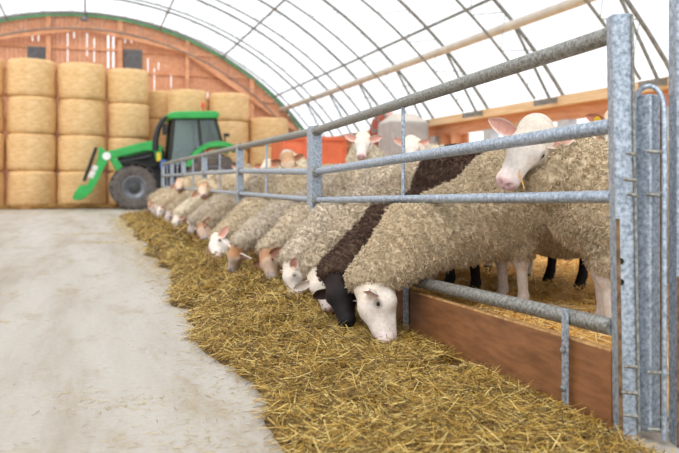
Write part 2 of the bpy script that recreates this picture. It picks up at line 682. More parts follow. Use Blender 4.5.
structure(MB().box((XB - 0.08, -4, 0), (XB + 0.12, YB - 0.2, 1.2)).build('wall_right', M_LOWWALL))
pk = MB()
for k in range(3):
    pk.box((XB + 0.11, 15.2, 1.2 + 0.245 * k), (XB + 0.16, YB - 0.3, 1.2 + 0.245 * k + 0.235))
o = pk.build('plank_infill', M_PLANK)
tag(rebase(o, (XB + 0.13, 15.2, 1.2)), 'orange plank infill closing the side opening near the back', 'planking')
for k, y in enumerate((8.1, 10.3, 12.9, 15.5, 16.1, 18.6, 21.2)):
    o = MB().box((XB - 0.12, y - 0.07, 1.2), (XB + 0.1, y + 0.07, 1.92)).build('timber_stud', M_STUD)
    rebase(o, (XB, y, 1.2))
    tag(o, 'orange timber stud under the plank of the right side, %s to the gate' % ORD[k], 'stud', 'studs of the right side')
# left side, unseen from the camera, kept low to let in side light
structure(MB().box((AX - XW - 0.15, -4, 0), (AX - XW + 0.05, YB, 1.2)).build('wall_left', M_PLANK))

# ------------------------------------------------------------------ end wall of boards with gaps
def backwall():
    m = MB()
    x = AX - XW
    rnd = random.Random(5)
    gaps = []
    for (px0, py0, py1) in ((32.5, 32, 41), (39, 32, 41), (46.5, 31, 45), (67, 33, 62), (74, 32, 38), (87, 33, 56), (94, 38, 62), (107.5, 34, 68), (113.5, 32, 68), (125, 36, 43), (132, 36, 43), (153.5, 68, 90), (158, 62, 70), (148, 58, 72), (171, 74, 88), (207, 92, 100), (218, 94, 106)):
        a = at_y(px0, py0, YB)
        b = at_y(px0, py1, YB)
        gaps.append((a.x, b.z, a.z, 0.032 if px0 not in (107.5, 113.5) else 0.06))
    while x < AX + XW - 0.02:
        wd = 0.145
        x1 = min(x + wd, AX + XW)
        top = arc(RO, max(abs(x - AX), abs(x1 - AX))) - 0.02
        g = [q for q in gaps if x <= q[0] < x1]
        if g:
            gx, z0, z1, gw = g[0]
            gx = min(max(gx, x + gw), x1 - gw)
            z1 = min(z1, top - 0.05)
            for (a, b, c, d) in ((x, gx - gw / 2, 0, top), (gx + gw / 2, x1, 0, top), (gx - gw / 2, gx + gw / 2, 0, z0), (gx - gw / 2, gx + gw / 2, z1, top)):
                m.box((a, YB, c), (b, YB + 0.025, d))
        else:
            dz = 0
            y0 = YB + rnd.uniform(0, 0.006)
            m.box((x + 0.002, y0, 0), (x1 - 0.002, y0 + 0.025, top))
        x = x1
    return m.build('wall_back', M_PLANK)
structure(backwall())
tn = 1
def trim(mb, m, smooth=False):
    global tn
    o = mb.build('trim_%d' % tn, m, None, smooth)
    tn += 1
    return structure(o)
for z in (2.0, 2.9, 3.75, 4.6, 5.35):
    dx = math.sqrt(RO ** 2 - (z + 0.1 - CZ) ** 2) - 0.1
    trim(MB().box((AX - dx, YB - 0.05, z), (AX + dx, YB - 0.001, z + 0.09)), M_STUD)
for px, wd in ((48.5, 0.16), (120, 0.16), (187, 0.14), (252, 0.16), (-20, 0.16)):
    p = at_y(px, 60, YB - 0.12)
    top = arc(RO, abs(p.x - AX)) - 0.12
    trim(MB().box((p.x - wd / 2, YB - 0.17, 0), (p.x + wd / 2, YB - 0.051, top)), M_STUD)
# sloped rafters following the arch
for s in (-1, 1):
    pr = [(AX + s * 0.1, arc(RO, 0.1) - 0.42), (AX + s * 3.3, arc(RO, 3.3) - 0.42), (AX + s * 7.6, 2.75), (AX + s * 7.6, 2.55), (AX + s * 3.3, arc(RO, 3.3) - 0.62), (AX + s * 0.1, arc(RO, 0.1) - 0.6)]
    trim(MB().prism_y(pr, YB - 0.24, YB - 0.171), M_STUD)
# green edge of the fabric
g = MB()
ths = [math.radians(d) for d in np.linspace(-57, 57, 60)]
prof_o = [(AX + (RO + 0.04) * math.sin(t), CZ + (RO + 0.04) * math.cos(t)) for t in ths]
prof_i = [(AX + (RO - 0.10) * math.sin(t), CZ + (RO - 0.10) * math.cos(t)) for t in ths]
n = len(ths)
vs = [(x, YB - 0.09, z) for x, z in prof_o] + [(x, YB - 0.09, z) for x, z in prof_i] + [(x, YB - 0.052, z) for x, z in prof_o] + [(x, YB - 0.052, z) for x, z in prof_i]
fs = []
for i in range(n - 1):
    fs += [(i, i + 1, n + i + 1, n + i), (2 * n + i + 1, 2 * n + i, 3 * n + i, 3 * n + i + 1), (n + i, n + i + 1, 3 * n + i + 1, 3 * n + i), (i + 1, i, 2 * n + i, 2 * n + i + 1)]
g.add(vs, fs)
trim(g, M_GREENTRIM)
for k, (x0, y0, x1, y1) in enumerate(((27.5, 47, 47.5, 62), (123.5, 50, 142, 69))):
    a, b = at_y(x0, y1, YB - 0.06), at_y(x1, y0, YB - 0.06)
    wv = MB()
    wv.box((a.x, YB - 0.06, a.z), (b.x, YB - 0.02, b.z))
    for q in range(7):
        z = a.z + (b.z - a.z) * (q + 0.5) / 7
        wv.box((a.x + 0.02, YB - 0.085, z - 0.012), (b.x - 0.02, YB - 0.06, z + 0.02))
    structure(wv.build('window_%d' % (k + 1), M_VENT))
lp = at_y(84.5, 20, YB - 0.4)
lm = empty('ridge_lamp', (lp.x, YB - 0.4, lp.z), 'small dark lamp hanging under the ridge by the end wall', 'lamp')
MB().lathe([(0.02, 0.14), (0.05, 0.12), (0.13, 0.0), (0.12, -0.02)], 'z', 16).build('lamp_shade', M_VENT, lm, True)
MB().tube([(0, 0, 0.12), (0, 0, 0.42)], 0.012, 6).build('stem', M_ARCH, lm)

# ------------------------------------------------------------------ feed fence
FX = 1.68
POSTS = [2.083, 5.66, 8.78, 11.67, 14.39, 16.5, 18.6]
def lerp(a, b, t):
    return a + (b - a) * t
def rail_z(k, y):
    """heights of rails 0 (bottom) .. 3 (top)"""
    near = (0.362, 0.803, 1.043, 1.353)
    far = (0.25, 0.703, 0.925, 1.246)
    if y <= POSTS[1]:
        return lerp(near[k], far[k], (y - POSTS[0]) / (POSTS[1] - POSTS[0]))
    return (0.25, 0.70, 0.965, 1.25)[k]
wheres = ['between the gate post and the first joint post', 'between the first and the second joint post', 'between the second and the third joint post', 'between the third and the fourth joint post', 'in front of the tractor rear wheel', 'at the far end beside the tractor front wheel']
for i in range(6):
    y0, y1 = POSTS[i], POSTS[i + 1]
    pn = empty('feed_fence', (FX, y0, 0), 'steel feed fence section ' + wheres[i], 'fence', 'feed fence sections')
    for k in range(4):
        r = (0.030, 0.0225, 0.027, 0.031)[k]
        yl = y1 if k else (y1)
        a = Vector((0, 0.03, rail_z(k, y0)))
        b = Vector((0, y1 - y0 - 0.03, rail_z(k, y1) if i else (0.703, 0.703, 0.925, 1.246)[k] if k else 0.25))
        MB().tube([a, b], r, 14).build('rail', M_GALV if k in (1, 2) else M_GALVD, pn, True)
    ym = 3.91 if i == 0 else (at_x(266.5, 180, FX).y if i == 1 else (y0 + y1) / 2)
    MB().tube([(-0.0, ym - y0, rail_z(1, ym)), (0, ym - y0, rail_z(3, ym))], 0.0115, 8).build('upright_rod', M_GALV, pn, True)
    if i == 0:
        yb = 2.335
        fb = MB().cbox((-0.036, yb - y0, 0.19), (0.008, 0.036, 0.40))
        fb.build('flat_strap', M_GALV, pn, False, 0.002)
        for z in (0.1, 0.24):
            MB().lathe([(0.012, -0.045), (0.012, -0.05), (0.006, -0.054)], 'x', 8, (0, yb - y0, z)).build('bolt', M_GALVD, pn)
        MB().cbox((-0.032, 3.80 - y0, 0.16), (0.03, 0.012, 0.34)).build('end_strap', M_GALV, pn, False, 0.002)
    # coated board below the bottom rail
    bz0 = lambda y: 0.287 - 0.02 * (y - POSTS[0]) if i == 0 else 0.2
    segs = [(y0 + 0.03, 3.79), (3.815, y1 - 0.02)] if i == 0 else [(y0 + 0.02, y1 - 0.02)]
    for j, (a, b) in enumerate(segs):
        m = MB()
        x0, x1 = FX - 0.012, FX + 0.012
        vs = [(x0, a, 0.0), (x1, a, 0.0), (x1, b, 0.0), (x0, b, 0.0), (x0, a, bz0(a)), (x1, a, bz0(a)), (x1, b, bz0(b)), (x0, b, bz0(b))]
        m.add(vs, [(0, 3, 2, 1), (4, 5, 6, 7), (0, 1, 5, 4), (1, 2, 6, 5), (2, 3, 7, 6), (3, 0, 4, 7)])
        o = m.build('feed_board', M_PLY)
        rebase(o, (FX, a, 0))
        tag(o, ('long reddish brown plywood board under the bottom rail by the gate post' if j == 0 else 'reddish brown plywood board behind the feeding heads of the nearest sheep') if i == 0 else 'brown plywood board along the straw ' + wheres[i], 'board')
        e = MB()
        vs = [(x0 - .001, a, bz0(a) - 0.006), (x1 + .001, a, bz0(a) - 0.006), (x1 + .001, b, bz0(b) - 0.006), (x0 - .001, b, bz0(b) - 0.006), (x0 - .001, a, bz0(a) + .002), (x1 + .001, a, bz0(a) + .002), (x1 + .001, b, bz0(b) + .002), (x0 - .001, b, bz0(b) + .002)]
        vs = [Vector(v) - Vector((FX, a, 0)) for v in vs]
        e.add(vs, [(0, 3, 2, 1), (4, 5, 6, 7), (0, 1, 5, 4), (1, 2, 6, 5), (2, 3, 7, 6), (3, 0, 4, 7)])
        e.build('top_edge', M_PLYEDGE, o)
pnames = ['first joint post of the feed fence, weathered square steel, above the feeding necks', 'second joint post of the feed fence, grey steel, right of the tractor rear wheel', 'third joint post of the feed fence, before the tractor rear wheel', 'fourth joint post of the feed fence, thin and grey', 'fifth joint post of the feed fence, beside the tractor step', 'last post of the feed fence, beside the tractor front wheel']
for i, y in enumerate(POSTS[1:]):
    zt = 1.285 if i == 0 else 1.28
    p = empty('fence_post', (FX, y, 0), pnames[i], 'fence post', 'posts of the feed fence')
    m = MB()
    if i == 0:
        m.chbox((-0.045, -0.045, 0), (0.045, 0.045, zt), 0.006)
        m.chbox((-0.035, 0.055, 0), (0.035, 0.12, zt - 0.01), 0.006)
    else:
        m.chbox((-0.04, -0.04, 0), (0.04, 0.04, zt), 0.006)
    m.build('post_tube', M_GALV, p)
    for k in (1, 2, 3):
        z = rail_z(k, y)
        MB().lathe([(0.038, -0.02), (0.042, -0.015), (0.042, 0.015), (0.038, 0.02)], 'y', 12, (0, -0.06, z)).build('rail_collar', M_GALVD, p, True)

# ------------------------------------------------------------------ gate post, gate and latch at the right edge
def gp(px, py, zc):
    return at_d(px, py, zc)
b0 = gp(626, 180, 2.50)
zt = CAMZ + (HOR - 15) * 2.5 / FPX
gpst = empty('gate_post', (b0.x, b0.y, 0), 'tall square galvanised gate post beside the looking sheep', 'gate post')
RZ = -YAW
gpst.rotation_mode = 'QUATERNION'
gpst.rotation_quaternion = Matrix.Rotation(-0.017, 3, Vector((SN, CS, 0))).to_quaternion()
Mg = Matrix.Rotation(RZ, 4, 'Z')
lean = 0.010
m = MB()
m.chbox((-0.032, -0.03, 0.001), (0.030, 0.034, zt), 0.005, Mg)
ob = m.build('post_tube', M_GALV, gpst)
m = MB().box((-0.033, -0.036, 0.001), (-0.022, -0.0305, zt * 0.52), Mg)
m.build('worn_edge', M_RUST, gpst)
m = MB().box((0.026, -0.040, 0.001), (0.034, -0.031, zt - 0.004), Mg)
m.build('flange', M_GALVD, gpst)
for z in (0.60, 0.575 - 0.06, 1.0):
    pass
for py in (261, 282):
    z = CAMZ + (HOR - py) * 2.47 / FPX
    MB().lathe([(0.011, -0.0302), (0.011, -0.0335)], 'y', 12, (-0.020, 0, z)).build('bolt_hole_disc', M_HOLE, gpst).matrix_local = Mg
g0 = gp(650, 180, 2.47)
gate = empty('gate', (g0.x, g0.y, 0), 'galvanised gate stile with a bent latch loop, seen edge on', 'gate')
def gl(px, py, zc=2.47):
    return gp(px, py, zc) - Vector((g0.x, g0.y, 0))
ztop = CAMZ + (HOR - 94) * 2.47 / FPX
m = MB()
m.chbox((-0.031, -0.031, 0.03), (0.031, 0.031, ztop), 0.005, Matrix.Translation(gl(647, 0, 2.50) * Vector((1, 1, 0)) if False else Vector((gl(647, 0, 2.5).x, gl(647, 0, 2.5).y, 0))) @ Matrix.Rotation(RZ + math.radians(38), 4, 'Z'))
m.build('stile', M_GALV, gate)
pts = [gl(634, 453, 2.52), gl(634, 120, 2.50)]
for k in range(1, 12):
    a = PI * k / 12
    pts.append(gl(649 - 15 * math.cos(a), 108 - 22 * math.sin(a), 2.5 - 0.07 * k / 12))
pts += [gl(664.5, 120, 2.42), gl(664.5, 300, 2.42), gl(664, 453, 2.42)]
pts[0].z = max(pts[0].z, 0.02)
pts[-1].z = max(pts[-1].z, 0.02)
MB().tube(pts, 0.0085, 10).build('latch_loop', M_GALV, gate, True)
MB().tube([gl(637, 120, 2.54), gl(637, 436, 2.54)], 0.008, 8).build('inner_rod', M_GALVD, gate, True)
MB().tube([gl(659.5, 98, 2.56), gl(660.5, 436, 2.56)], 0.007, 8).build('inner_rod', M_RUST, gate, True)
for (xa, xb, py) in ((627, 637, 153), (624, 637, 179), (647, 667, 151), (658, 667, 193), (647, 660, 194), (624, 638, 366), (648, 669, 372), (622, 638, 392), (624, 638, 415), (648, 669, 429), (660, 670, 418), (628, 638, 194)):
    MB().tube([gl(xa, py, 2.45), gl(xb, py + 1.5, 2.42)], 0.0065, 8).build('cross_pin', M_GALVD, gate, True)
q0 = gp(682, 180, 2.44)
hp = empty('hinge_post', (q0.x, q0.y, 0), 'square galvanised post with bolt holes at the right edge of the picture', 'gate post')
MB().chbox((-0.028, -0.028, 0), (0.04, 0.04, 1.56), 0.005, Mg).build('post_tube', M_GALV, hp)
MB().box((-0.029, -0.034, 0), (-0.019, -0.0285, 0.55), Mg).build('worn_edge', M_RUST, hp)
for py in (261, 280, 311):
    z = CAMZ + (HOR - py) * 2.41 / FPX
    MB().lathe([(0.011, -0.0282), (0.011, -0.0315)], 'y', 12, (-0.012, 0, z)).build('bolt_hole_disc', M_HOLE, hp).matrix_local = Mg
# ------------------------------------------------------------------ straw
M_MOUND = mat('straw_mat_gap_shade', rgb(128, 98, 40), rgb(62, 46, 18), 26, 0.8, 0, 0.8, 60, lo=0.3, hi=0.7)  # dark colour paints in the shade between the loose stalks
M_BEDM = mat('bedding_mat', rgb(252, 208, 126), rgb(206, 150, 76), 26, 0.8, 0, 0.8, 60, lo=0.3, hi=0.7)
M_STRAW = island_mat('feed_straw', [(0.0, rgb(70, 50, 16)), (0.25, rgb(112, 84, 28)), (0.5, rgb(152, 116, 40)), (0.72, rgb(190, 152, 62)), (0.92, rgb(232, 206, 130)), (1.0, rgb(92, 86, 36))], 0.5, 0.4)
M_BED = island_mat('bedding_straw', [(0.0, rgb(176, 122, 54)), (0.4, rgb(240, 188, 98)), (0.8, rgb(250, 214, 138)), (1.0, rgb(252, 234, 184))], 0.55, 0.35)
M_CHAFF = island_mat('chaff', [(0.0, rgb(140, 118, 80)), (0.5, rgb(184, 160, 112)), (1.0, rgb(216, 198, 150))], 0.7, 0.2)

PX0, PX1 = 0.585, 1.664
def pile_h(x, y):
    x = np.asarray(x, float)
    y = np.asarray(y, float)
    P0 = np.stack([x * 0 + 3.3, y * 1.1, x * 0], 1)
    edge = PX0 + 0.10 * vnoise(P0, 3) + 0.06 * vnoise(P0 * 3.1, 4) + 0.10 * np.clip((y - 6) / 4, 0, 1)
    t = np.clip((x - edge) / (PX1 - edge), 0, 1)
    near = np.clip((3.9 - y) / 1.0, 0, 1)
    prof = (1 - np.exp(-t / 0.16)) * (1 - 0.92 * np.clip((t - 0.40) / 0.45, 0, 1) * near) * (1 - 0.55 * np.clip((t - 0.55) / 0.3, 0, 1))
    amp = 0.10 - 0.05 * near + 0.05 * np.clip((y - 4) / 4, 0, 1)
    P = np.stack([x * 4.5, y * 3.2, x * 0 + 1.7], 1)
    lump = 0.55 + 0.6 * (0.5 + 0.5 * vnoise(P, 8)) + 0.45 * vnoise(P * 2.2, 9) + 0.28 * vnoise(P * 5, 10)
    fade = np.clip((18.2 - y) / 0.8, 0, 1)
    toe = 0.02 * near * np.clip((t - 0.5) / 0.3, 0, 1) * np.clip(0.6 + vnoise(P, 14), 0, 1.3)
    return (prof * amp * lump + toe) * fade

def bed_h(x, y):
    P = np.stack([np.asarray(x) * 3.1, np.asarray(y) * 3.1, np.asarray(x) * 0 + 5], 1)
    e = np.clip((np.asarray(x) - 1.70) / 0.25, 0, 1)
    return 0.10 + 0.055 * e + 0.035 * vnoise(P, 21) + 0.02 * vnoise(P * 3, 22) - 0.25 * np.clip((2.5 - np.asarray(y)) / 0.4, 0, 1)

def grid_surface(name, xs, ys, hf, material, base):
    X, Y = np.meshgrid(xs, ys, indexing='ij')
    H = hf(X.ravel(), Y.ravel())
    V = np.stack([X.ravel(), Y.ravel(), H - base], 1)
    nx, ny = len(xs), len(ys)
    I = np.arange(nx * ny).reshape(nx, ny)
    Q = np.stack([I[:-1, :-1].ravel(), I[1:, :-1].ravel(), I[1:, 1:].ravel(), I[:-1, 1:].ravel()], 1)
    return mesh_np(name, V, Q, material)

def stalks(P, D, L, W, bend, N):
    """bent three-sided stalks: P start-centre, D direction, L length, W width, N up hint"""
    n = len(P)
    D = D / np.linalg.norm(D, axis=1, keepdims=True)
    S = np.cross(D, N)
    S /= np.linalg.norm(S, axis=1, keepdims=True) + 1e-9
    U = np.cross(S, D)
    rings = []
    for t, wv in ((-0.5, 0.8), (0.0, 1.0), (0.5, 0.6)):
        c = P + D * (L * t)[:, None] - U * (bend * L * (4 * t * t))[:, None]
        for a in (90, 210, 330):
            ar = math.radians(a)
            rings.append(c + (S * math.cos(ar) + U * (0.6 * math.sin(ar))) * (W * wv * 0.5)[:, None])
    V = np.stack(rings, 1).reshape(-1, 3)
    b = (np.arange(n) * 9)[:, None]
    Q = []
    for r in range(2):
        for k in range(3):
            j = (k + 1) % 3
            Q.append(np.concatenate([b + r * 3 + k, b + r * 3 + j, b + r * 3 + 3 + j, b + r * 3 + 3 + k], 1))
    return V, np.concatenate(Q)

def scatter(n, xs, ys, hf, lmin, lmax, wmin, wmax, tilt, seed, lift=0.008, xpow=None):
    r = np.random.default_rng(seed)
    x = r.uniform(xs[0], xs[1], n)
    y = r.uniform(ys[0], ys[1], n)
    h = hf(x, y)
    e = 0.02
    gx = (hf(x + e, y) - hf(x - e, y)) / (2 * e)
    gy = (hf(x, y + e) - hf(x, y - e)) / (2 * e)
    N = np.stack([-gx, -gy, np.ones(n)], 1)
    N /= np.linalg.norm(N, axis=1, keepdims=True)
    cl = vnoise(np.stack([x * 5, y * 5, x * 0], 1), 31) * 3.0
    a = cl + r.normal(0, 0.9, n)
    D = np.stack([np.cos(a), np.sin(a), np.zeros(n)], 1)
    D = D - N * (D * N).sum(1, keepdims=True)
    D = D + N * r.normal(0, tilt, n)[:, None]
    L = r.uniform(lmin, lmax, n)
    Wd = r.uniform(wmin, wmax, n)
    P = np.stack([x, y, h + lift + r.uniform(0, 0.02, n)], 1)
    return P, D, L, Wd, r.normal(0.0, 0.09, n), N, h

o = grid_surface('straw_mound', np.linspace(0.0, PX1, 80), np.concatenate([np.linspace(0.6, 6, 240), np.linspace(6.05, 18.4, 200)]), pile_h, M_MOUND, 0.012)
tag(o, 'matted lower layer of the feed straw heaped along the fence', 'straw heap', None, 'stuff')
parts = []
for (n, ys, l0, l1, w0, w1, sd) in ((30000, (0.9, 4.2), 0.05, 0.17, 0.0025, 0.0052, 41), (13000, (4.2, 8.5), 0.06, 0.2, 0.004, 0.0075, 42), (9000, (8.5, 18.2), 0.08, 0.26, 0.007, 0.014, 43)):
    P, D, L, Wd, B, N, h = scatter(n, (0.15, PX1 - 0.03), ys, pile_h, l0, l1, w0, w1, 0.22, sd)
    k = h > 0.012
    L = np.where(P[:, 0] + L * 0.5 > PX1, np.minimum(L, 2 * (PX1 - P[:, 0]).clip(0.02)), L)
    parts.append(stalks(P[k], D[k], L[k], Wd[k], B[k], N[k]))
off, VV, QQ = 0, [], []
for v, q in parts:
    VV.append(v)
    QQ.append(q + off)
    off += len(v)
o = mesh_np('feed_straw', np.concatenate(VV), np.concatenate(QQ), M_STRAW, None, False)
tag(o, 'loose golden feed straw spread along the aisle in front of the sheep', 'straw', None, 'stuff')

# thin litter of chaff on the concrete
def flat(x, y):
    return np.zeros(len(x))
r = np.random.default_rng(77)
n = 4200
x = PX0 - np.abs(r.normal(0, 0.16, n)) + 0.1
y = 1.2 + 16 * r.power(0.75, n)
P = np.stack([x, y, np.full(n, 0.004)], 1)
xs2, ys2 = r.uniform(-3.2, 0.4, 500), 1.6 + 20 * r.power(0.8, 500)
P = np.concatenate([P, np.stack([xs2, ys2, np.full(500, 0.004)], 1)])
# a few drifts of chaff
for (cx, cy, sx, sy, k) in ((-0.55, 4.9, 0.09, 0.05, 60), (-0.9, 6.2, 0.22, 0.1, 90), (-0.1, 3.2, 0.1, 0.04, 40), (-0.35, 2.6, 0.12, 0.05, 60), (0.15, 3.0, 0.16, 0.08, 160), (0.25, 2.4, 0.14, 0.2, 220), (-1.5, 8.5, 0.3, 0.2, 60), (0.22, 10.8, 0.25, 0.1, 200), (0.05, 12.6, 0.3, 0.1, 160)):
    P = np.concatenate([P, np.stack([r.normal(cx, sx, k), r.normal(cy, sy, k), np.full(k, 0.004)], 1)])
n = len(P)
a = r.uniform(0, 2 * PI, n)
D = np.stack([np.cos(a), np.sin(a), r.normal(0, 0.04, n)], 1)
far = np.clip(P[:, 1] / 5, 0.8, 3)
v, q = stalks(P, D, r.uniform(0.012, 0.05, n) * far ** 0.5, r.uniform(0.0015, 0.0032, n) * far, r.normal(0, 0.05, n), np.tile([0, 0, 1.0], (n, 1)))
v[:, 2] = np.maximum(v[:, 2], 0.001)
o = mesh_np('straw_litter', v, q, M_CHAFF, None, False)
tag(o, 'thin scattered straw chaff on the bare concrete aisle', 'straw litter', None, 'stuff')

# deep bedding inside the pen
o = grid_surface('bedding_mat', np.concatenate([np.linspace(1.70, 4, 70), np.linspace(4.1, 7.88, 30)]), np.concatenate([np.linspace(1.7, 6, 110), np.linspace(6.2, 18.7, 80)]), bed_h, M_BEDM, 0.012)
tag(o, 'deep golden straw bedding under the sheep inside the pen', 'straw bedding', None, 'stuff')
P, D, L, Wd, B, N, h = scatter(15000, (1.75, 4.6), (2.35, 6.2), bed_h, 0.05, 0.16, 0.004, 0.008, 0.3, 51)
v, q = stalks(P, D, L, Wd, B, N)
v[:, 0] = np.maximum(v[:, 0], 1.70)
o = mesh_np('bedding_straw', v, q, M_BED, None, False)
tag(o, 'loose bright straw stalks on the pen bedding behind the board', 'straw', None, 'stuff')
# dark straw trodden at the foot of the bales
P, D, L, Wd, B, N, h = scatter(3500, (-4.5, 1.6), (23.6, 24.7), flat, 0.1, 0.35, 0.012, 0.03, 0.35, 61, 0.02)
P[:, 2] += 0.12 * np.abs(vnoise(np.stack([P[:, 0] * 1.2, P[:, 1] * 2, P[:, 2] * 0], 1), 12)) * RNG.uniform(0, 1, len(P))
v, q = stalks(P, D, L, Wd, B, N)
v[:, 2] = np.maximum(v[:, 2], 0.001)
M_OLDSTRAW = island_mat('old_straw', [(0.0, rgb(120, 86, 44)), (0.6, rgb(168, 126, 70)), (1.0, rgb(206, 166, 106))], 0.8, 0.2)
o = mesh_np('fallen_straw', v, q, M_OLDSTRAW, None, False)
tag(o, 'loose brown straw fallen along the foot of the bale stacks', 'straw', None, 'stuff')
# ------------------------------------------------------------------ sheep
M_FLEECE = attr_mat('fleece', 0.85, 0.28, 45, 0.15, True)
M_SKIN = attr_mat('sheep_skin', 0.68, 0.2, 55, 0.22, False, 0.5)
M_EYE = mat('sheep_eye', rgb(26, 20, 18), rgb(10, 8, 8), 40, 0.12)
M_TAG = mat('yellow_ear_tag', rgb(232, 196, 40), rgb(214, 176, 30), 10, 0.5)
BED = 0.155

def c3(r, g, b):
    return np.array(rgb(r, g, b)[:3])

WHITE0 = WHITE = dict(base=c3(240, 230, 220), muzzle=c3(236, 218, 212), nose=c3(212, 172, 170), earout=c3(246, 238, 230), earin=c3(228, 172, 156), top=c3(240, 226, 208), leg=c3(222, 208, 196))
WHITEEAR = dict(WHITE0, earin=c3(240, 228, 220))
BLACK = dict(base=c3(34, 30, 32), muzzle=c3(30, 27, 29), nose=c3(26, 24, 26), earout=c3(40, 34, 34), earin=c3(60, 46, 46), top=c3(44, 34, 32), leg=c3(36, 33, 34))
BROWN = dict(base=c3(206, 178, 156), muzzle=c3(176, 164, 162), nose=c3(120, 108, 108), earout=c3(160, 110, 84), earin=c3(170, 126, 108), top=c3(184, 140, 106), leg=c3(206, 186, 168))
TAN = dict(base=c3(214, 196, 180), muzzle=c3(176, 168, 170), nose=c3(128, 116, 118), earout=c3(236, 224, 214), earin=c3(214, 160, 140), top=c3(200, 150, 106), leg=c3(206, 186, 168))
GREY = dict(base=c3(196, 186, 186), muzzle=c3(178, 168, 176), nose=c3(140, 124, 130), earout=c3(234, 222, 214), earin=c3(206, 140, 126), top=c3(206, 192, 182), leg=c3(206, 196, 186))
PALE = dict(base=c3(240, 226, 210), muzzle=c3(226, 204, 196), nose=c3(196, 150, 146), earout=c3(206, 160, 132), earin=c3(206, 136, 112), top=c3(236, 212, 184), leg=c3(214, 200, 188))
CREAM = c3(224, 204, 172)
BEIGE = c3(210, 192, 166)
GREYB = c3(218, 202, 180)
IVORY = c3(240, 226, 200)
DARK = c3(84, 64, 54)

def ear_mesh(base, out, face, L, W, nu=9, nv=7):
    out = out / np.linalg.norm(out)
    face = face - out * float(face @ out)
    face /= np.linalg.norm(face)
    side = np.cross(out, face)
    V, C = [], []
    for layer in (0, 1):
        for i in range(nu):
            u = i / (nu - 1)
            w = W * max(0.46 * (1 - u * 2.2), math.sin(PI * min(1, (0.12 + 0.88 * u)) ** 1.05) ** 0.75) if u < 1 else 0.002
            for j in range(nv):
                v = -1 + 2 * j / (nv - 1)
                cup = 0.55 * W * (v * v) * (1 - 0.6 * u)
                p = base + out * (L * u) + side * (w * v) + face * (cup - 0.10 * L * u * u)
                if layer:
                    p = p - face * (0.011 * (1 - v * v) * (1 - 0.6 * u))
                V.append(p)
                C.append((layer, u, abs(v)))
    n = nu * nv
    Q = []
    for layer in (0, 1):
        for i in range(nu - 1):
            for j in range(nv - 1):
                a = layer * n + i * nv + j
                q = [a, a + 1, a + nv + 1, a + nv]
                Q.append(q if layer else q[::-1])
    return np.array(V), np.array(Q), np.array(C)

def locks_on(V, N, C, n, L, W, seed):
    r = np.random.default_rng(seed)
    i = r.integers(0, len(V), n)
    p, nn, c = V[i], N[i], C[i]
    p = p + r.normal(0, 0.003, p.shape)
    ref = np.array([0, 0, -0.7]) + r.normal(0, 0.9, (n, 3))
    t = ref - nn * (ref * nn).sum(1, keepdims=True)
    t /= np.linalg.norm(t, axis=1, keepdims=True) + 1e-9
    b = np.cross(nn, t)
    l = L * r.uniform(0.6, 1.35, n)[:, None]
    w = W * r.uniform(0.7, 1.3, n)[:, None]
    curl = r.normal(0, 0.45, n)[:, None]
    rings = []
    for (a1, a2, a3, ws) in ((-0.25, 0.0, 0, 1.0), (0.45, 0.15, 0.5, 1.0), (0.85, 0.55, 0.9, 0.8), (0.75, 0.95, 0.3, 0.3)):
        q = p + nn * (l * a1) + t * (l * a2) + b * (l * curl * a3 * 0.5)
        for k in (90, 210, 330):
            ar = math.radians(k)
            rings.append(q + (b * math.cos(ar) + (nn * 0.7 + t * -0.5) * math.sin(ar)) * (w * ws * 0.5))
    VV = np.stack(rings, 1).reshape(-1, 3)
    m = 12
    bs = (np.arange(n) * m)[:, None]
    Q = []
    for rr in range(3):
        for k in range(3):
            j = (k + 1) % 3
            Q.append(np.concatenate([bs + rr * 3 + k, bs + rr * 3 + j, bs + rr * 3 + 3 + j, bs + rr * 3 + 3 + k], 1))
    return VV, np.concatenate(Q), np.repeat(c, m, axis=0)

TANFACE = dict(base=c3(230, 204, 178), muzzle=c3(220, 198, 184), nose=c3(150, 112, 104), earout=c3(196, 150, 120), earin=c3(188, 134, 110), top=c3(208, 166, 128), leg=c3(206, 190, 176))

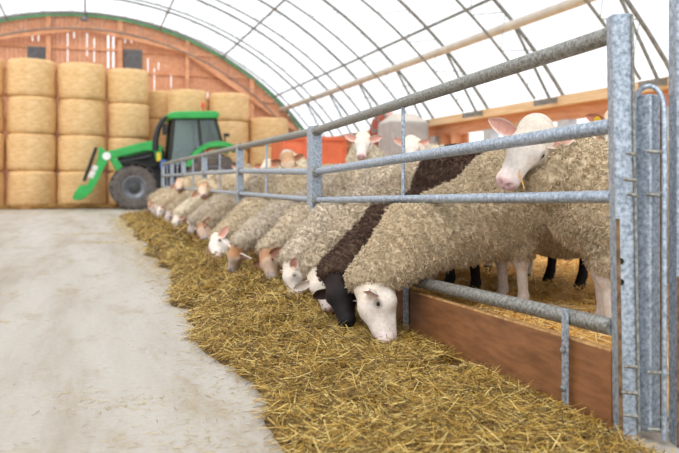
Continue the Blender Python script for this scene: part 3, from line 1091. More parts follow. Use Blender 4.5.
def make_sheep(base, rz, size, P, N, hint, face, tint, label, h=0.012, locks=3000, hs=None, ear=((0.0, 0.0), (0.0, 0.0)), tagside=0, seed=1, neckbase=None, bump=1.0, patch=None, neck_r=1.0, under_rail=False, midoff=None, z0=BED):
    root = empty('sheep', (base[0], base[1], z0), label, 'sheep', 'sheep at the feed fence', rz)
    Mi = (Matrix.Translation((base[0], base[1], z0)) @ Matrix.Rotation(rz, 4, 'Z')).inverted()
    R3 = Mi.to_3x3()
    P = np.array(Mi @ Vector(P))
    N = np.array(Mi @ Vector(N))
    hint = np.array(R3 @ Vector(hint))
    d = N - P
    ln = np.linalg.norm(d)
    d = d / ln
    hs = hs or min(1.2, max(0.85, ln / 0.275))
    u = hint - d * (hint @ d)
    u /= np.linalg.norm(u)
    s = np.cross(u, d)
    def H(x, y, z):
        return P + (d * x + s * y + u * z) * hs
    S = size
    nb = np.array(neckbase if neckbase else (0.37, 0, 0.54)) * S
    mid = nb * 0.5 + P * 0.5 + (np.array(midoff) if midoff else np.array([0.02, 0, 0.03]))
    nend = P - d * (0.035 if N[2] - P[2] < -0.2 and nb[2] > P[2] else -0.02) - u * (0.0 if nb[2] > P[2] else 0.085)
    # bounds
    pts = np.array([P, N, nb, H(0.02, 0.2, 0), H(0.02, -0.2, 0)])
    lo = np.minimum(pts.min(0) - 0.16, np.array([-0.80, -0.36, -0.01]) * S)
    hi = np.maximum(pts.max(0) + 0.16, np.array([0.62, 0.36, 0.95]) * S)
    # ---- body: one continuous skin
    hb = max(0.0065, h * 0.72)
    F = Field(lo, hi, hb)
    F.cone((-0.40 * S, 0, 0.58 * S), (0.02 * S, 0, 0.53 * S), 0.17 * S, 0.20 * S, 0.06)
    F.cone((0.02 * S, 0, 0.53 * S), (0.32 * S, 0, 0.56 * S), 0.20 * S, 0.165 * S, 0.06)
    F.cone(nb - np.array([0.05, 0, 0]), mid, 0.13 * S, 0.10 * S, 0.06)
    F.cone(mid, P - d * 0.0, 0.10 * S, 0.07 * hs, 0.05)
    for sd in (-1, 1):
        y = 0.125 * S * sd
        F.cone((0.27 * S, y, 0.46 * S), (0.285 * S, y * 0.95, 0.25 * S), 0.068 * S, 0.036 * S, 0.04)
        F.ball((0.287 * S, y * 0.95, 0.245 * S), 0.036 * S, 0.03)
        F.cone((0.287 * S, y * 0.95, 0.25 * S), (0.272 * S, y * 0.95, 0.075 * S), 0.029 * S, 0.024 * S, 0.02)
        F.cone((0.272 * S, y * 0.95, 0.075 * S), (0.295 * S, y * 0.95, 0.018 * S), 0.027 * S, 0.031 * S, 0.015)
        F.cone((-0.36 * S, y, 0.48 * S), (-0.37 * S, y * 1.05, 0.36 * S), 0.11 * S, 0.075 * S, 0.05)
        F.cone((-0.37 * S, y * 1.05, 0.36 * S), (-0.475 * S, y * 1.05, 0.25 * S), 0.065 * S, 0.035 * S, 0.03)
        F.cone((-0.475 * S, y * 1.05, 0.25 * S), (-0.445 * S, y * 1.05, 0.075 * S), 0.033 * S, 0.024 * S, 0.02)
        F.cone((-0.445 * S, y * 1.05, 0.075 * S), (-0.42 * S, y * 1.05, 0.018 * S), 0.027 * S, 0.031 * S, 0.015)
    # head
    F.cone(H(0.048, 0, -0.006), H(0.095, 0, 0.006), 0.066 * hs, 0.066 * hs, 0.03)
    F.cone(H(0.09, 0, 0.006), H(0.232, 0, -0.008), 0.058 * hs, 0.041 * hs, 0.03)
    F.cone(H(0.05, 0, -0.062), H(0.215, 0, -0.042), 0.048 * hs, 0.026 * hs, 0.03)
    for sd in (-1, 1):
        F.ball(H(0.085, 0.034 * sd, -0.045), 0.045 * hs, 0.03)
        F.ball(H(0.10, 0.050 * sd, 0.020), 0.026 * hs, 0.02)
        F.ball(H(0.245, 0.016 * sd, -0.004), 0.028 * hs, 0.02)
    F.cone(H(0.235, 0, -0.02), H(0.252, 0, -0.016), 0.035 * hs, 0.026 * hs, 0.02)
    if hb < 0.0095:
        for sd in (-1, 1):
            F.cone(H(0.276, 0.010 * sd, 0.006), H(0.268, 0.022 * sd, 0.014), 0.005 * hs, 0.006 * hs, 0.006, cut=True)
            F.cone(H(0.275, 0.012 * sd, -0.026), H(0.215, 0.036 * sd, -0.026), 0.003 * hs, 0.003 * hs, 0.006, cut=True)
        F.cone(H(0.282, 0, 0.004), H(0.27, 0, -0.03), 0.002 * hs, 0.003 * hs, 0.006, cut=True)
    V, Q = F.mesh()
    rel = (V - P) / hs
    hx, hy, hz = rel @ d, rel @ s, rel @ u
    C = np.tile(face['leg'], (len(V), 1))
    neckm = (V[:, 2] > 0.45 * S)
    ishead = (hx > -0.02) & (np.abs(hy) < 0.13) & (np.abs(hz) < 0.13) & (hx < 0.32)
    wob = 0.02 * vnoise(V * 26, seed)
    def blend(C, m, col):
        m = np.clip(m, 0, 1)[:, None]
        return C * (1 - m) + col * m
    C = np.where(ishead[:, None], face['base'], C)
    C = blend(C, np.where(ishead, np.clip((0.12 + wob * 1.5 - hx) / 0.05, 0, 1) * np.clip((hz + 0.02) / 0.03, 0, 1), 0), face['top'])
    C = blend(C, np.where(ishead, np.clip((hx + wob - 0.19) / 0.05, 0, 1), 0), face['muzzle'])
    C = blend(C, np.where(ishead, np.clip((hx - 0.252) / 0.014, 0, 1) * np.clip((hz + 0.03) / 0.01, 0, 1), 0), face['nose'])
    for sd in (-1, 1):
        de = np.sqrt((hx - 0.102) ** 2 + (hy - 0.07 * sd) ** 2 + (hz - 0.02) ** 2)
        C = blend(C, np.where(ishead, np.clip((0.023 - de) / 0.007, 0, 1) * 0.5, 0), c3(96, 70, 62) if face is not BLACK else c3(18, 16, 17))
    for sd in (-1, 1):
        dn = np.sqrt((hx - 0.272) ** 2 + (hy - 0.016 * sd) ** 2 + (hz - 0.010) ** 2)
        C = blend(C, np.where(ishead, np.clip((0.011 - dn) / 0.004, 0, 1) * 0.7, 0), face['nose'] * 0.45)
    C = blend(C, np.where(ishead & (hx > 0.215), np.clip((0.0045 - np.abs(hz + 0.026 + 0.12 * (0.27 - hx))) / 0.002, 0, 1) * 0.6, 0), face['nose'] * 0.55)
    C = blend(C, np.clip((0.038 * S - V[:, 2]) / 0.006, 0, 1) * (~ishead), c3(66, 56, 48))
    Vs, Qs, Cs = [V], [Q], [C]
    off = len(V)
    tag_at = None
    for sd, (ed, eu) in ((1, ear[0]), (-1, ear[1])):
        out = s * sd + d * ed + u * eu
        fc = d * 0.75 + u * 0.55 + s * sd * 0.1
        b = H(0.042, 0.055 * sd, 0.012)
        ev, eq, ec = ear_mesh(b, out, fc, 0.128 * hs, 0.034 * hs)
        col = np.where((ec[:, 0:1] < 0.5) & (ec[:, 2:3] < 0.8), face['earin'], face['earout'])
        Vs.append(ev)
        Qs.append(eq + off if sd > 0 else eq[:, ::-1] + off)
        Cs.append(col)
        off += len(ev)
        if sd == tagside:
            tag_at = (b + out / np.linalg.norm(out) * 0.05 * hs, fc, out)
    mesh_np('body', np.concatenate(Vs), np.concatenate(Qs), M_SKIN, root, True, np.concatenate(Cs))
    for sd in (-1, 1):
        e = MB().lathe([(0.0135 * hs * math.sin(a), 0.0135 * hs * math.cos(a)) for a in np.linspace(0.02, PI - 0.02, 9)], 'z', 12, tuple(H(0.103, 0.0655 * sd, 0.020)))
        e.build('eye', M_EYE, root, True)
    if tag_at is not None:
        c, f, o_ = tag_at
        f = f / np.linalg.norm(f)
        MB().tube([c + f * 0.012, c + f * 0.018], 0.020, 10).build('ear_tag', M_TAG, root)
    # ---- fleece
    F = Field(lo, hi, h)
    F.cone((-0.42 * S, 0, 0.58 * S), (0.0, 0, 0.535 * S), 0.225 * S, 0.262 * S, 0.08)
    F.cone((0.0, 0, 0.535 * S), (0.31 * S, 0, 0.57 * S), 0.262 * S, 0.225 * S, 0.08)
    F.cone(nb, mid, 0.195 * S * neck_r, 0.158 * S * neck_r, 0.07)
    F.cone(mid, nend, 0.158 * S * neck_r, 0.088 * hs, 0.05)
    F.cone((-0.62 * S, 0, 0.62 * S), (-0.69 * S, 0, 0.40 * S), 0.055 * S, 0.04 * S, 0.04)
    for sd in (-1, 1):
        y = 0.125 * S * sd
        F.cone((0.26 * S, y, 0.46 * S), (0.28 * S, y, 0.31 * S), 0.11 * S, 0.062 * S, 0.05)
        F.cone((-0.37 * S, y, 0.48 * S), (-0.39 * S, y * 1.05, 0.31 * S), 0.145 * S, 0.08 * S, 0.05)
    # clear of the face
    F.cone(H(0.075, 0, 0.02), H(0.30, 0, -0.02), 0.098 * hs, 0.11 * hs, 0.03, cut=True)
    V, Q = F.mesh()
    Nn = normals(V, Q)
    lump = vnoise(V * 9, seed + 1) * 0.012 + vnoise(V * 20, seed + 2) * 0.007
    ax_ = P - nb
    ax_ = ax_ / np.linalg.norm(ax_)
    tt = (V - nb) @ ax_
    ridge = np.sin(tt * 135 + 2.6 * vnoise(V * 14, seed + 6)) * 0.006 * np.clip((tt - 0.02) / 0.12, 0, 1)
    tuft = (0.62 - worley(V * np.array([42, 42, 42]), seed)) * 0.024 + ridge
    dd = np.linalg.norm((V - P), axis=1)
    fade = np.clip((dd - 0.05) / 0.14, 0.25, 1)
    V = V + Nn * ((lump + tuft) * bump * fade)[:, None]
    C = np.tile(tint, (len(V), 1))
    mott = vnoise(V * 5, seed + 5)
    C = C * (1 + 0.10 * mott)[:, None]
    if under_rail:
        # the wool is pressed down under the third rail where the neck goes through the fence
        c_, s_ = math.cos(rz), math.sin(rz)
        wx = base[0] + V[:, 0] * c_ - V[:, 1] * s_
        wy = base[1] + V[:, 0] * s_ + V[:, 1] * c_
        zr = np.where(wy <= POSTS[1], 0.803 - 0.1 * (wy - POSTS[0]) / (POSTS[1] - POSTS[0]), 0.70) - 0.034 - z0
        dz = V[:, 2] - zr
        dx = FX + 0.045 - wx
        m = (dz > 0) & (dx > 0)
        low = m & (dz <= dx * 1.3)
        back = m & ~low
        V[:, 2] = np.where(low, zr - 0.006, V[:, 2])
        V[:, 0] = np.where(back, V[:, 0] + dx * c_, V[:, 0])
        V[:, 1] = np.where(back, V[:, 1] + dx * s_, V[:, 1])
    if patch is not None:
        C = patch(V, C)
    Vs, Qs = V, Q
    if locks:
        lsz = 1 if h < 0.0125 else 1 + (h - 0.0125) * 110
        lv, lq, lc = locks_on(V, normals(V, Q), C, int(locks * (4.2 if h < 0.0125 else 2.6)), 0.0135 * bump * lsz, 0.0046 * lsz, seed + 9)
        Vs = np.concatenate([V, lv])
        Qs = np.concatenate([Q, lq + len(V)])
        C = np.concatenate([C, lc])
    mesh_np('fleece', Vs, Qs, M_FLEECE, root, True, C)
    return root

def feed(yb, P, N, hint, face, tint, label, xb=2.50, turn=0.0, **kw):
    return make_sheep((xb, yb), PI + turn, kw.pop('size', 1.06), P, N, hint, face, tint, label, under_rail='neckbase' not in kw, neckbase=kw.pop('neckbase', (0.37, 0, 0.465)), midoff=kw.pop('midoff', (0.04, 0, 0.055)), **kw)

# --- the two nearest
P1, N1 = at_x(369, 286, 1.37), at_x(384, 342, 1.40)
feed(3.60, P1, N1, (-1, -0.05, 0.1), WHITE, CREAM, 'white sheep feeding with its head down beside the plywood board, nearest of the row', xb=2.52, turn=-0.12, size=1.10, hs=1.2, midoff=(0.06, 0, 0.085), h=0.0092, locks=13000, seed=3, ear=((0.3, 0.8), (-0.1, 0.0)), neck_r=1.12)
PL, NL = at_d(536, 131, 3.36), at_d(506, 183, 3.25)
make_sheep((2.52, 2.76), math.atan2(0.5, -0.85), 1.06, PL, NL, (-0.60, -0.80, 0.25), WHITE, CREAM, 'white faced sheep looking out between the rails beside the gate post', hs=1.16, h=0.0092, locks=12000, seed=5, ear=((-0.9, 0.05), (0.02, 0.05)), neckbase=(0.34, 0, 0.64), midoff=(0.06, 0, -0.04), neck_r=0.95)
# --- dark one and its neighbours
def dark_tips(V, C):
    m = np.clip(0.5 + vnoise(V * 16, 77) * 1.2, 0, 1)[:, None]
    return C * (1 - m * 0.5) + c3(128, 106, 88) * m * 0.5 * 0.8
feed(4.2, at_x(337, 278, 1.26), at_x(349, 342, 1.26), (-0.85, -0.5, 0.1), BLACK, DARK, 'dark brown sheep with a black face feeding between two pale sheep', xb=2.5, turn=0.12, size=1.15, h=0.0105, locks=11000, seed=7, patch=dark_tips, hs=1.02, neck_r=0.82)
def pink_mark(V, C):
    m = np.clip((0.09 - np.abs(V[:, 1] - 0.06)) / 0.04, 0, 1) * np.clip((0.30 - np.abs(V[:, 0] - 0.1)) / 0.06, 0, 1) * (V[:, 2] > 0.6)
    return C * (1 - 0.7 * m[:, None]) + c3(226, 176, 168) * 0.7 * m[:, None]
feed(4.78, at_x(317, 272, 1.27), at_x(330, 312, 1.31), (-0.4, -0.9, 0.1), WHITEEAR, BEIGE, 'beige sheep with a white ear sticking out behind the black faced sheep', h=0.0105, locks=10000, seed=9, patch=pink_mark, turn=0.06, ear=((-0.1, 0.0), (0.15, 0.0)))
feed(5.33, at_x(292, 264, 1.27), at_x(294, 301, 1.26), (-1, -0.15, 0.1), WHITE, GREYB, 'white faced sheep with a pink inner ear feeding left of the beige one', h=0.0115, locks=9000, seed=11, ear=((-0.35, 0.35), (-0.2, 0.1)))
feed(5.93, at_x(267, 253, 1.29), at_x(271, 282, 1.29), (-0.85, -0.5, 0.1), BROWN, BEIGE, 'sheep with a brown forehead feeding, third beyond the black faced sheep', h=0.013, locks=6500, seed=13)
feed(6.55, at_x(239, 246, 1.16), at_x(230, 273, 1.10), (-0.75, -0.65, 0.15), TAN, GREYB, 'sheep with an orange tan brow and grey muzzle turned to the aisle', h=0.014, locks=5500, seed=15)
feed(7.75, at_x(219, 239, 1.17), at_x(216, 262, 1.10), (-0.9, -0.4, 0.1), WHITE, CREAM, 'white faced sheep feeding next beyond the tan browed one', h=0.016, locks=4500, seed=17)
ROW = [(8.95, 203, 234, 205, 251, BROWN, BEIGE, 'tan faced sheep feeding, second beyond the tan browed one'),
       (9.55, 192, 231, 191, 248, GREY, GREYB, 'sheep with a grey muzzle feeding below and left of the tan striped face'),
       (11.45, 174, 219, 170, 233, WHITE, IVORY, 'white headed sheep feeding close to the aisle edge of the straw'),
       (12.65, 166, 211, 164, 224, GREY, CREAM, 'cream sheep feeding just left of the far raised pale head'),
       (14.3, 158, 206, 157, 217, WHITE, CREAM, 'white sheep feeding near the tractor, fourth from the far end'),
       (15.0, 155, 204, 154, 214, GREY, CREAM, 'grey nosed sheep feeding near the tractor, third from the far end'),
       (15.8, 152, 203, 151, 211, TAN, BEIGE, 'tan browed sheep feeding near the tractor, second from the far end'),
       (16.6, 150, 200, 149, 208, BROWN, CREAM, 'farthest sheep of the feeding row, beside the tractor front wheel')]
for k, (yb, px, py, nx, ny, face, tint, lab) in enumerate(ROW):
    P, N = at_x(px, py, 1.28), at_x(nx, ny, 1.25)
    P = Vector((1.28, min(yb + 0.25, max(yb - 0.45, P.y)), min(max(P.z, 0.3), 0.45)))
    N = P + (Vector((1.25, N.y, N.z)) - P).normalized() * 0.28
    if N.z > P.z - 0.12:
        N = P + Vector((-0.06, -0.1, -0.24))
    feed(yb, P, N, (-0.85, -0.45 + 0.2 * math.sin(k * 2), 0.1), face, tint, lab, h=0.018 + 0.0008 * k, locks=max(800, 3200 - 260 * k), seed=31 + k, turn=0.05 * math.sin(k * 1.7))
# raised heads in the row
P, N = at_x(204, 188, 1.60), at_x(203, 206, 1.50)
feed(10.85, P, N, (-0.75, -0.75, 0.5), TANFACE, CREAM, 'sheep with a tan striped face raised in the feeding row', h=0.018, locks=2200, seed=51, neckbase=(0.36, 0, 0.62), midoff=(0.04, 0, -0.02))
P, N = at_x(180, 182, 1.62), at_x(178, 199, 1.52)
feed(13.65, P, N, (-0.7, -0.75, 0.5), TANFACE, CREAM, 'sheep with raised pale head far along the row, facing the camera', h=0.02, locks=1500, seed=53, neckbase=(0.36, 0, 0.62), midoff=(0.04, 0, -0.02))
# --- standing behind the row
def stand(base, P, N, hint, face, tint, label, **kw):
    P = Vector(P)
    rz = math.atan2(P.y - base[1], P.x - base[0]) if 'rz' not in kw else kw.pop('rz')
    return make_sheep(base, rz, kw.pop('size', 1.04), P, N, hint, face, tint, label, neckbase=(0.33, 0, 0.66), midoff=(0.05, 0, -0.03), **kw)
stand((2.62, 8.36), at_d(287, 156, 8.3), at_d(291, 181, 8.2), (-0.45, -0.9, 0.35), TANFACE, IVORY, 'tan faced sheep with its head up, seen between the first two joint posts', h=0.016, locks=3500, seed=61, ear=((-0.1, 0.0), (-0.1, 0.0)))
stand((2.80, 7.12), at_d(363, 138, 7.0), at_d(361, 157.5, 6.80), (-0.32, -0.94, 0.9), WHITE, IVORY, 'white faced sheep with pink ears looking out right of the first joint post', h=0.014, locks=4000, seed=63, ear=((-0.2, 0.25), (-0.2, 0.25)))
stand((3.95, 6.5), at_d(411, 142, 7.1), at_d(411, 163, 6.92), (-0.32, -0.94, 0.4), WHITE, IVORY, 'white sheep with both ears up behind the thin rod, face half hidden by a rail', h=0.014, locks=3500, seed=65, ear=((-0.2, 0.35), (-0.2, 0.35)))
stand((3.98, 4.05), at_d(616, 118, 4.55), at_d(612, 152, 4.4), (-0.6, -0.75, 0.4), PALE, IVORY, 'sheep mostly hidden behind the gate post, its brown tagged ear showing', h=0.014, locks=3500, seed=67, ear=((-0.2, 0.2), (-0.2, 0.1)), tagside=-1)
stand((2.9, 10.15), at_d(268, 164, 10.2), at_d(262, 179, 10.0), (-0.6, -0.7, 0.4), PALE, IVORY, 'pale sheep standing far back in the pen left of the tan faced one', h=0.02, locks=1800, seed=69)
stand((2.9, 12.0), at_d(240, 166, 12.0), at_d(233, 178, 11.9), (-0.7, -0.7, 0.4), TAN, CREAM, 'sheep standing in the far pen in front of the tractor rear wheel', h=0.022, locks=1400, seed=71)
# backs of sheep that stand behind the row
for k, (x, y, rz, tint, lab) in enumerate(((4.7, 5.0, 2.9, IVORY, 'ivory sheep standing deep in the pen behind the dark brown one'),
                                           (4.75, 7.6, 3.3, CREAM, 'cream sheep standing deeper in the pen behind the white face with pink ears'),
                                           (4.4, 9.9, 3.0, IVORY, 'ivory sheep standing deep in the pen toward the second joint post'),
                                           (4.3, 14.2, 3.2, IVORY, 'ivory sheep standing at the far end of the pen behind the row'))):
    c = Vector((x, y, BED))
    hd = Vector((math.cos(rz), math.sin(rz), 0))
    P = c + hd * 0.62 + Vector((0, 0, 0.72))
    N = P + hd * 0.16 + Vector((0, 0, -0.22))
    make_sheep((x, y), rz, 1.04, P, N, hd + Vector((0, 0, 0.5)), PALE, tint, lab, h=0.02, locks=1500, seed=81 + k, neckbase=(0.34, 0, 0.6))
# stalk in the looking sheep's mouth
sm = MB()
q = NL + (PL - NL) * 0.10
rt = Vector((CS, -SN, 0))
q = Vector((NL.x, NL.y, NL.z)) + rt * 0.035 + (PL - NL) * 0.1
sm.tube([q, q + rt * 0.03 + Vector((-0.03, -0.02, 0.01)), q + rt * 0.045 + Vector((-0.035, -0.03, -0.05))], 0.0025, 5)
sm.tube([q, q + rt * 0.02 + Vector((-0.03, -0.02, -0.01)), q + rt * 0.03 + Vector((-0.04, -0.03, 0.035))], 0.002, 5)
o = sm.build('straw_stalk', M_BED)
tag(rebase(o, q), 'yellow straw stalks hanging from the mouth of the sheep looking out', 'straw')
# ------------------------------------------------------------------ round bales
def bale_mat():
    m, nt, b = new_mat('net_wrapped_straw')
    n1 = noise_node(nt, 5, 5, 0.65, None, (1, 1, 3))
    r1 = ramp(nt, [(0.3, rgb(214, 172, 116)), (0.5, rgb(232, 194, 142)), (0.7, rgb(242, 212, 166))])
    nt.links.new(n1.outputs['Fac'], r1.inputs['Fac'])
    n2 = noise_node(nt, 16, 4, 0.7, None, (1, 1, 3.5))
    r2 = ramp(nt, [(0.3, (0.88, 0.86, 0.83, 1)), (0.62, (1.03, 1.02, 1.0, 1))])
    nt.links.new(n2.outputs['Fac'], r2.inputs['Fac'])
    mx = nt.nodes.new('ShaderNodeMix')
    mx.data_type = 'RGBA'
    mx.blend_type = 'MULTIPLY'
    mx.inputs['Factor'].default_value = 1
    nt.links.new(r1.outputs['Color'], mx.inputs[6])
    nt.links.new(r2.outputs['Color'], mx.inputs[7])
    nt.links.new(mx.outputs[2], b.inputs['Base Color'])
    b.inputs['Roughness'].default_value = 0.8
    b.inputs['Specular IOR Level'].default_value = 0.2
    bp = nt.nodes.new('ShaderNodeBump')
    bp.inputs['Strength'].default_value = 0.6
    bp.inputs['Distance'].default_value = 0.02
    nt.links.new(n2.outputs['Fac'], bp.inputs['Height'])
    nt.links.new(bp.outputs['Normal'], b.inputs['Normal'])
    return m
M_BALE = bale_mat()

def bale(x, y, z, rad, hgt, label, seed):
    rz = np.array([0.0, 0.5, 0.86, 0.95, 0.99, 1.0, 1.012, 1.012, 1.0, 0.99, 0.95, 0.86, 0.5, 0.0]) * rad
    hz = np.array([0.0, 0.0, 0.0, 0.02, 0.06, 0.14, 0.35, 0.65, 0.86, 0.94, 0.98, 1.0, 1.0, 1.0]) * hgt
    n = 40
    V = []
    for i, (r_, h_) in enumerate(zip(rz, hz)):
        for k in range(n):
            a = 2 * PI * k / n
            V.append((r_ * math.cos(a), r_ * math.sin(a), h_))
    V = np.array(V)
    nv = vnoise(V * 2.4 + seed * 3.7, seed) * 0.028 + vnoise(V * 7 + seed, seed + 1) * 0.010
    rr = np.linalg.norm(V[:, :2], axis=1, keepdims=True)
    rim = ((V[:, 2] > 0.02) & (V[:, 2] < hgt - 0.02))[:, None]
    V[:, :2] *= 1 + ((nv[:, None] - 0.012) * rim) / np.maximum(rr, 0.1)
    m = len(rz)
    I = np.arange(m * n).reshape(m, n)
    Q = np.stack([I[:-1].ravel(), np.roll(I, -1, 1)[:-1].ravel(), np.roll(I, -1, 1)[1:].ravel(), I[1:].ravel()], 1)
    o = mesh_np('round_bale', V, Q, M_BALE)
    o.location = (x, y, z)
    return tag(o, label, 'straw bale', 'stacked round straw bales')

STK = [(-3.22, 25.3, 0.735, 1.15, 4, 'the stack cut by the left picture edge'),
       (-1.72, 25.3, 0.735, 1.145, 4, 'the stack second from the left edge'),
       (-0.245, 25.3, 0.735, 1.13, 4, 'the stack behind the loader arm'),
       (1.17, 25.35, 0.655, 1.105, 4, 'the stack behind the tractor front wheel'),
       (2.22, 26.45, 0.66, 0.97, 4, 'the narrow stack set back behind the cab'),
       (3.06, 25.3, 0.66, 0.955, 4, 'the stack behind the cab roof'),
       (4.43, 25.3, 0.70, 0.94, 4, 'the stack behind the tractor rear fender'),
       (5.83, 25.3, 0.68, 0.99, 3, 'the low stack furthest right')]
LV = {4: ['bottom bale', 'second bale up', 'third bale up', 'top bale'], 3: ['bottom bale', 'middle bale', 'top bale']}
sd = 1
rb = random.Random(3)
for (x, y, rad, hgt, nn, where) in STK:
    for k in range(nn):
        bale(x + rb.uniform(-0.02, 0.02), y + rb.uniform(-0.02, 0.02), k * hgt, rad * (1 + rb.uniform(-0.008, 0.008)), hgt - 0.004, 'round straw bale, %s of %s' % (LV[nn][k], where), sd)
        sd += 1

# ------------------------------------------------------------------ tractor with a front loader
M_GREEN = mat('tractor_green', rgb(58, 180, 88), rgb(46, 160, 74), 3, 0.3)
M_BLACK = mat('black_paint', rgb(40, 42, 44), rgb(28, 29, 31), 8, 0.5)
M_TYRE = mat('tyre_rubber', rgb(112, 104, 98), rgb(74, 70, 68), 9, 0.85, 0, 0.3)
M_RIM = mat('wheel_rim', rgb(132, 136, 142), rgb(108, 112, 118), 6, 0.45, 0.3)
M_HUB = mat('wheel_hub', rgb(78, 80, 84), rgb(60, 62, 66), 6, 0.5, 0.3)
M_SEAT = mat('dark_seat', rgb(58, 66, 60), rgb(44, 50, 46), 12, 0.8)
M_WHITE = mat('white_paint', rgb(240, 242, 238), rgb(226, 230, 226), 4, 0.4)
M_AMBER = mat('beacon_amber', rgb(226, 92, 50), rgb(206, 72, 40), 4, 0.3)
M_BLUE = mat('blue_can', rgb(52, 96, 168), rgb(40, 80, 148), 4, 0.4)
M_YELLOW = mat('yellow_part', rgb(226, 200, 60), rgb(206, 180, 50), 4, 0.4)
def glass_mat():
    m = bpy.data.materials.new('tinted_cab_glass')
    m.use_nodes = True
    nt = m.node_tree
    nt.nodes.clear()
    out = nt.nodes.new('ShaderNodeOutputMaterial')
    tr = nt.nodes.new('ShaderNodeBsdfTransparent')
    tr.inputs['Color'].default_value = (0.50, 0.62, 0.58, 1)
    gl_ = nt.nodes.new('ShaderNodeBsdfGlossy')
    gl_.inputs['Roughness'].default_value = 0.08
    gl_.inputs['Color'].default_value = (0.85, 0.92, 0.95, 1)
    mx = nt.nodes.new('ShaderNodeMixShader')
    mx.inputs['Fac'].default_value = 0.12
    nt.links.new(tr.outputs[0], mx.inputs[1])
    nt.links.new(gl_.outputs[0], mx.inputs[2])
    nt.links.new(mx.outputs[0], out.inputs['Surface'])
    return m
M_GLASS = glass_mat()
YN, YF = 22.25, 24.05
YM = (YN + YF) / 2
def tp(px, py):
    p = at_y(px, py, YN)
    return (p.x, p.z)
tl0 = tp(172, 200)
trac = empty('tractor', (tl0[0], YM, 0), 'green tractor with a raised cab and front loader parked before the straw bales', 'tractor')
TL = Vector((tl0[0], YM, 0))
def tpart(mb, name, m, parent=None, smooth=False, bevel=0.0):
    mb.v = [tuple(Vector(p) - TL) for p in mb.v]
    return mb.build(name, m, parent or trac, smooth, bevel)
def wheel(px, py, R, Rr, wdt, y, name_lugs, outer):
    x, _ = tp(px, py)
    c = (x, y, R)
    pr = [(Rr, -wdt * 0.42), (Rr + 0.05, -wdt * 0.46), (R * 0.80, -wdt * 0.5), (R * 0.93, -wdt * 0.46), (R * 0.965, -wdt * 0.36), (R * 0.97, 0), (R * 0.965, wdt * 0.36), (R * 0.93, wdt * 0.46), (R * 0.80, wdt * 0.5), (Rr + 0.05, wdt * 0.46), (Rr, wdt * 0.42)]
    m = MB().lathe(pr, 'y', 40, c, True)
    for k in range(name_lugs):
        for s in (-1, 1):
            a = 2 * PI * (k + (0.5 if s > 0 else 0)) / name_lugs
            M = Matrix.Translation(c) @ Matrix.Rotation(a, 4, 'Y') @ Matrix.Translation((0, s * wdt * 0.25, R * 0.965)) @ Matrix.Rotation(s * 0.75, 4, 'Z')
            m.box((-0.03, -wdt * 0.28, -0.05), (0.03, wdt * 0.28, 0.035), M)
    w_ = tpart(m, 'wheel_tyre', M_TYRE)
    f = -1 if outer else 1
    rm = MB().lathe([(Rr + 0.005, f * wdt * 0.43), (Rr * 0.92, f * wdt * 0.44), (Rr * 0.86, f * wdt * 0.30), (Rr * 0.55, f * wdt * 0.16), (Rr * 0.5, f * wdt * 0.2), (Rr * 0.3, f * wdt * 0.22)], 'y', 32, c, False, (False, True))
    rm.lathe([(Rr + 0.005, -f * wdt * 0.43), (Rr * 0.9, -f * wdt * 0.35), (Rr * 0.2, -f * wdt * 0.3)], 'y', 32, c, False, (False, True))
    tpart(rm, 'wheel_rim', M_RIM, w_, True)
    hb = MB().lathe([(Rr * 0.5, f * wdt * 0.2), (Rr * 0.46, f * wdt * 0.28), (Rr * 0.22, f * wdt * 0.36)], 'y', 20, c)
    tpart(hb, 'wheel_hub', M_HUB, w_, True)
wheel(134.5, 187, 0.645, 0.34, 0.44, YN + 0.22, 18, True)
wheel(134.5, 187, 0.645, 0.34, 0.44, YF - 0.22, 18, False)
wheel(214, 180, 0.83, 0.46, 0.52, YN + 0.22, 20, True)
wheel(214, 180, 0.83, 0.46, 0.52, YF - 0.22, 20, False)
def prof(pts):
    return [tp(*p) for p in pts]
# chassis, hood
m = MB().prism_y(prof([(118, 176), (120, 166), (150, 164), (172, 168), (222, 168), (224, 182), (200, 188), (150, 190), (120, 186)]), YM - 0.32, YM + 0.32)
tpart(m, 'chassis', M_BLACK)
m = MB().prism_y(prof([(117, 166), (119, 157), (126, 152), (162, 146), (166, 150), (166, 166), (150, 168), (120, 170)]), YM - 0.42, YM + 0.42)
hood = tpart(m, 'engine_hood', M_BLACK, None, False, 0.03)
m = MB().prism_y(prof([(119, 156.5), (126, 151), (162, 144.5), (166, 148), (140, 153), (126, 157)]), YM - 0.44, YM + 0.44)
tpart(m, 'hood_cover', M_GREEN, hood, False, 0.02)
tpart(MB().tube([(tp(134.5, 187)[0], YN + 0.3, 0.645), (tp(134.5, 187)[0], YF - 0.3, 0.645)], 0.12, 12), 'front_axle', M_BLACK)
tpart(MB().tube([(tp(214, 180)[0], YN + 0.3, 0.83), (tp(214, 180)[0], YF - 0.3, 0.83)], 0.16, 12), 'rear_axle', M_BLACK)
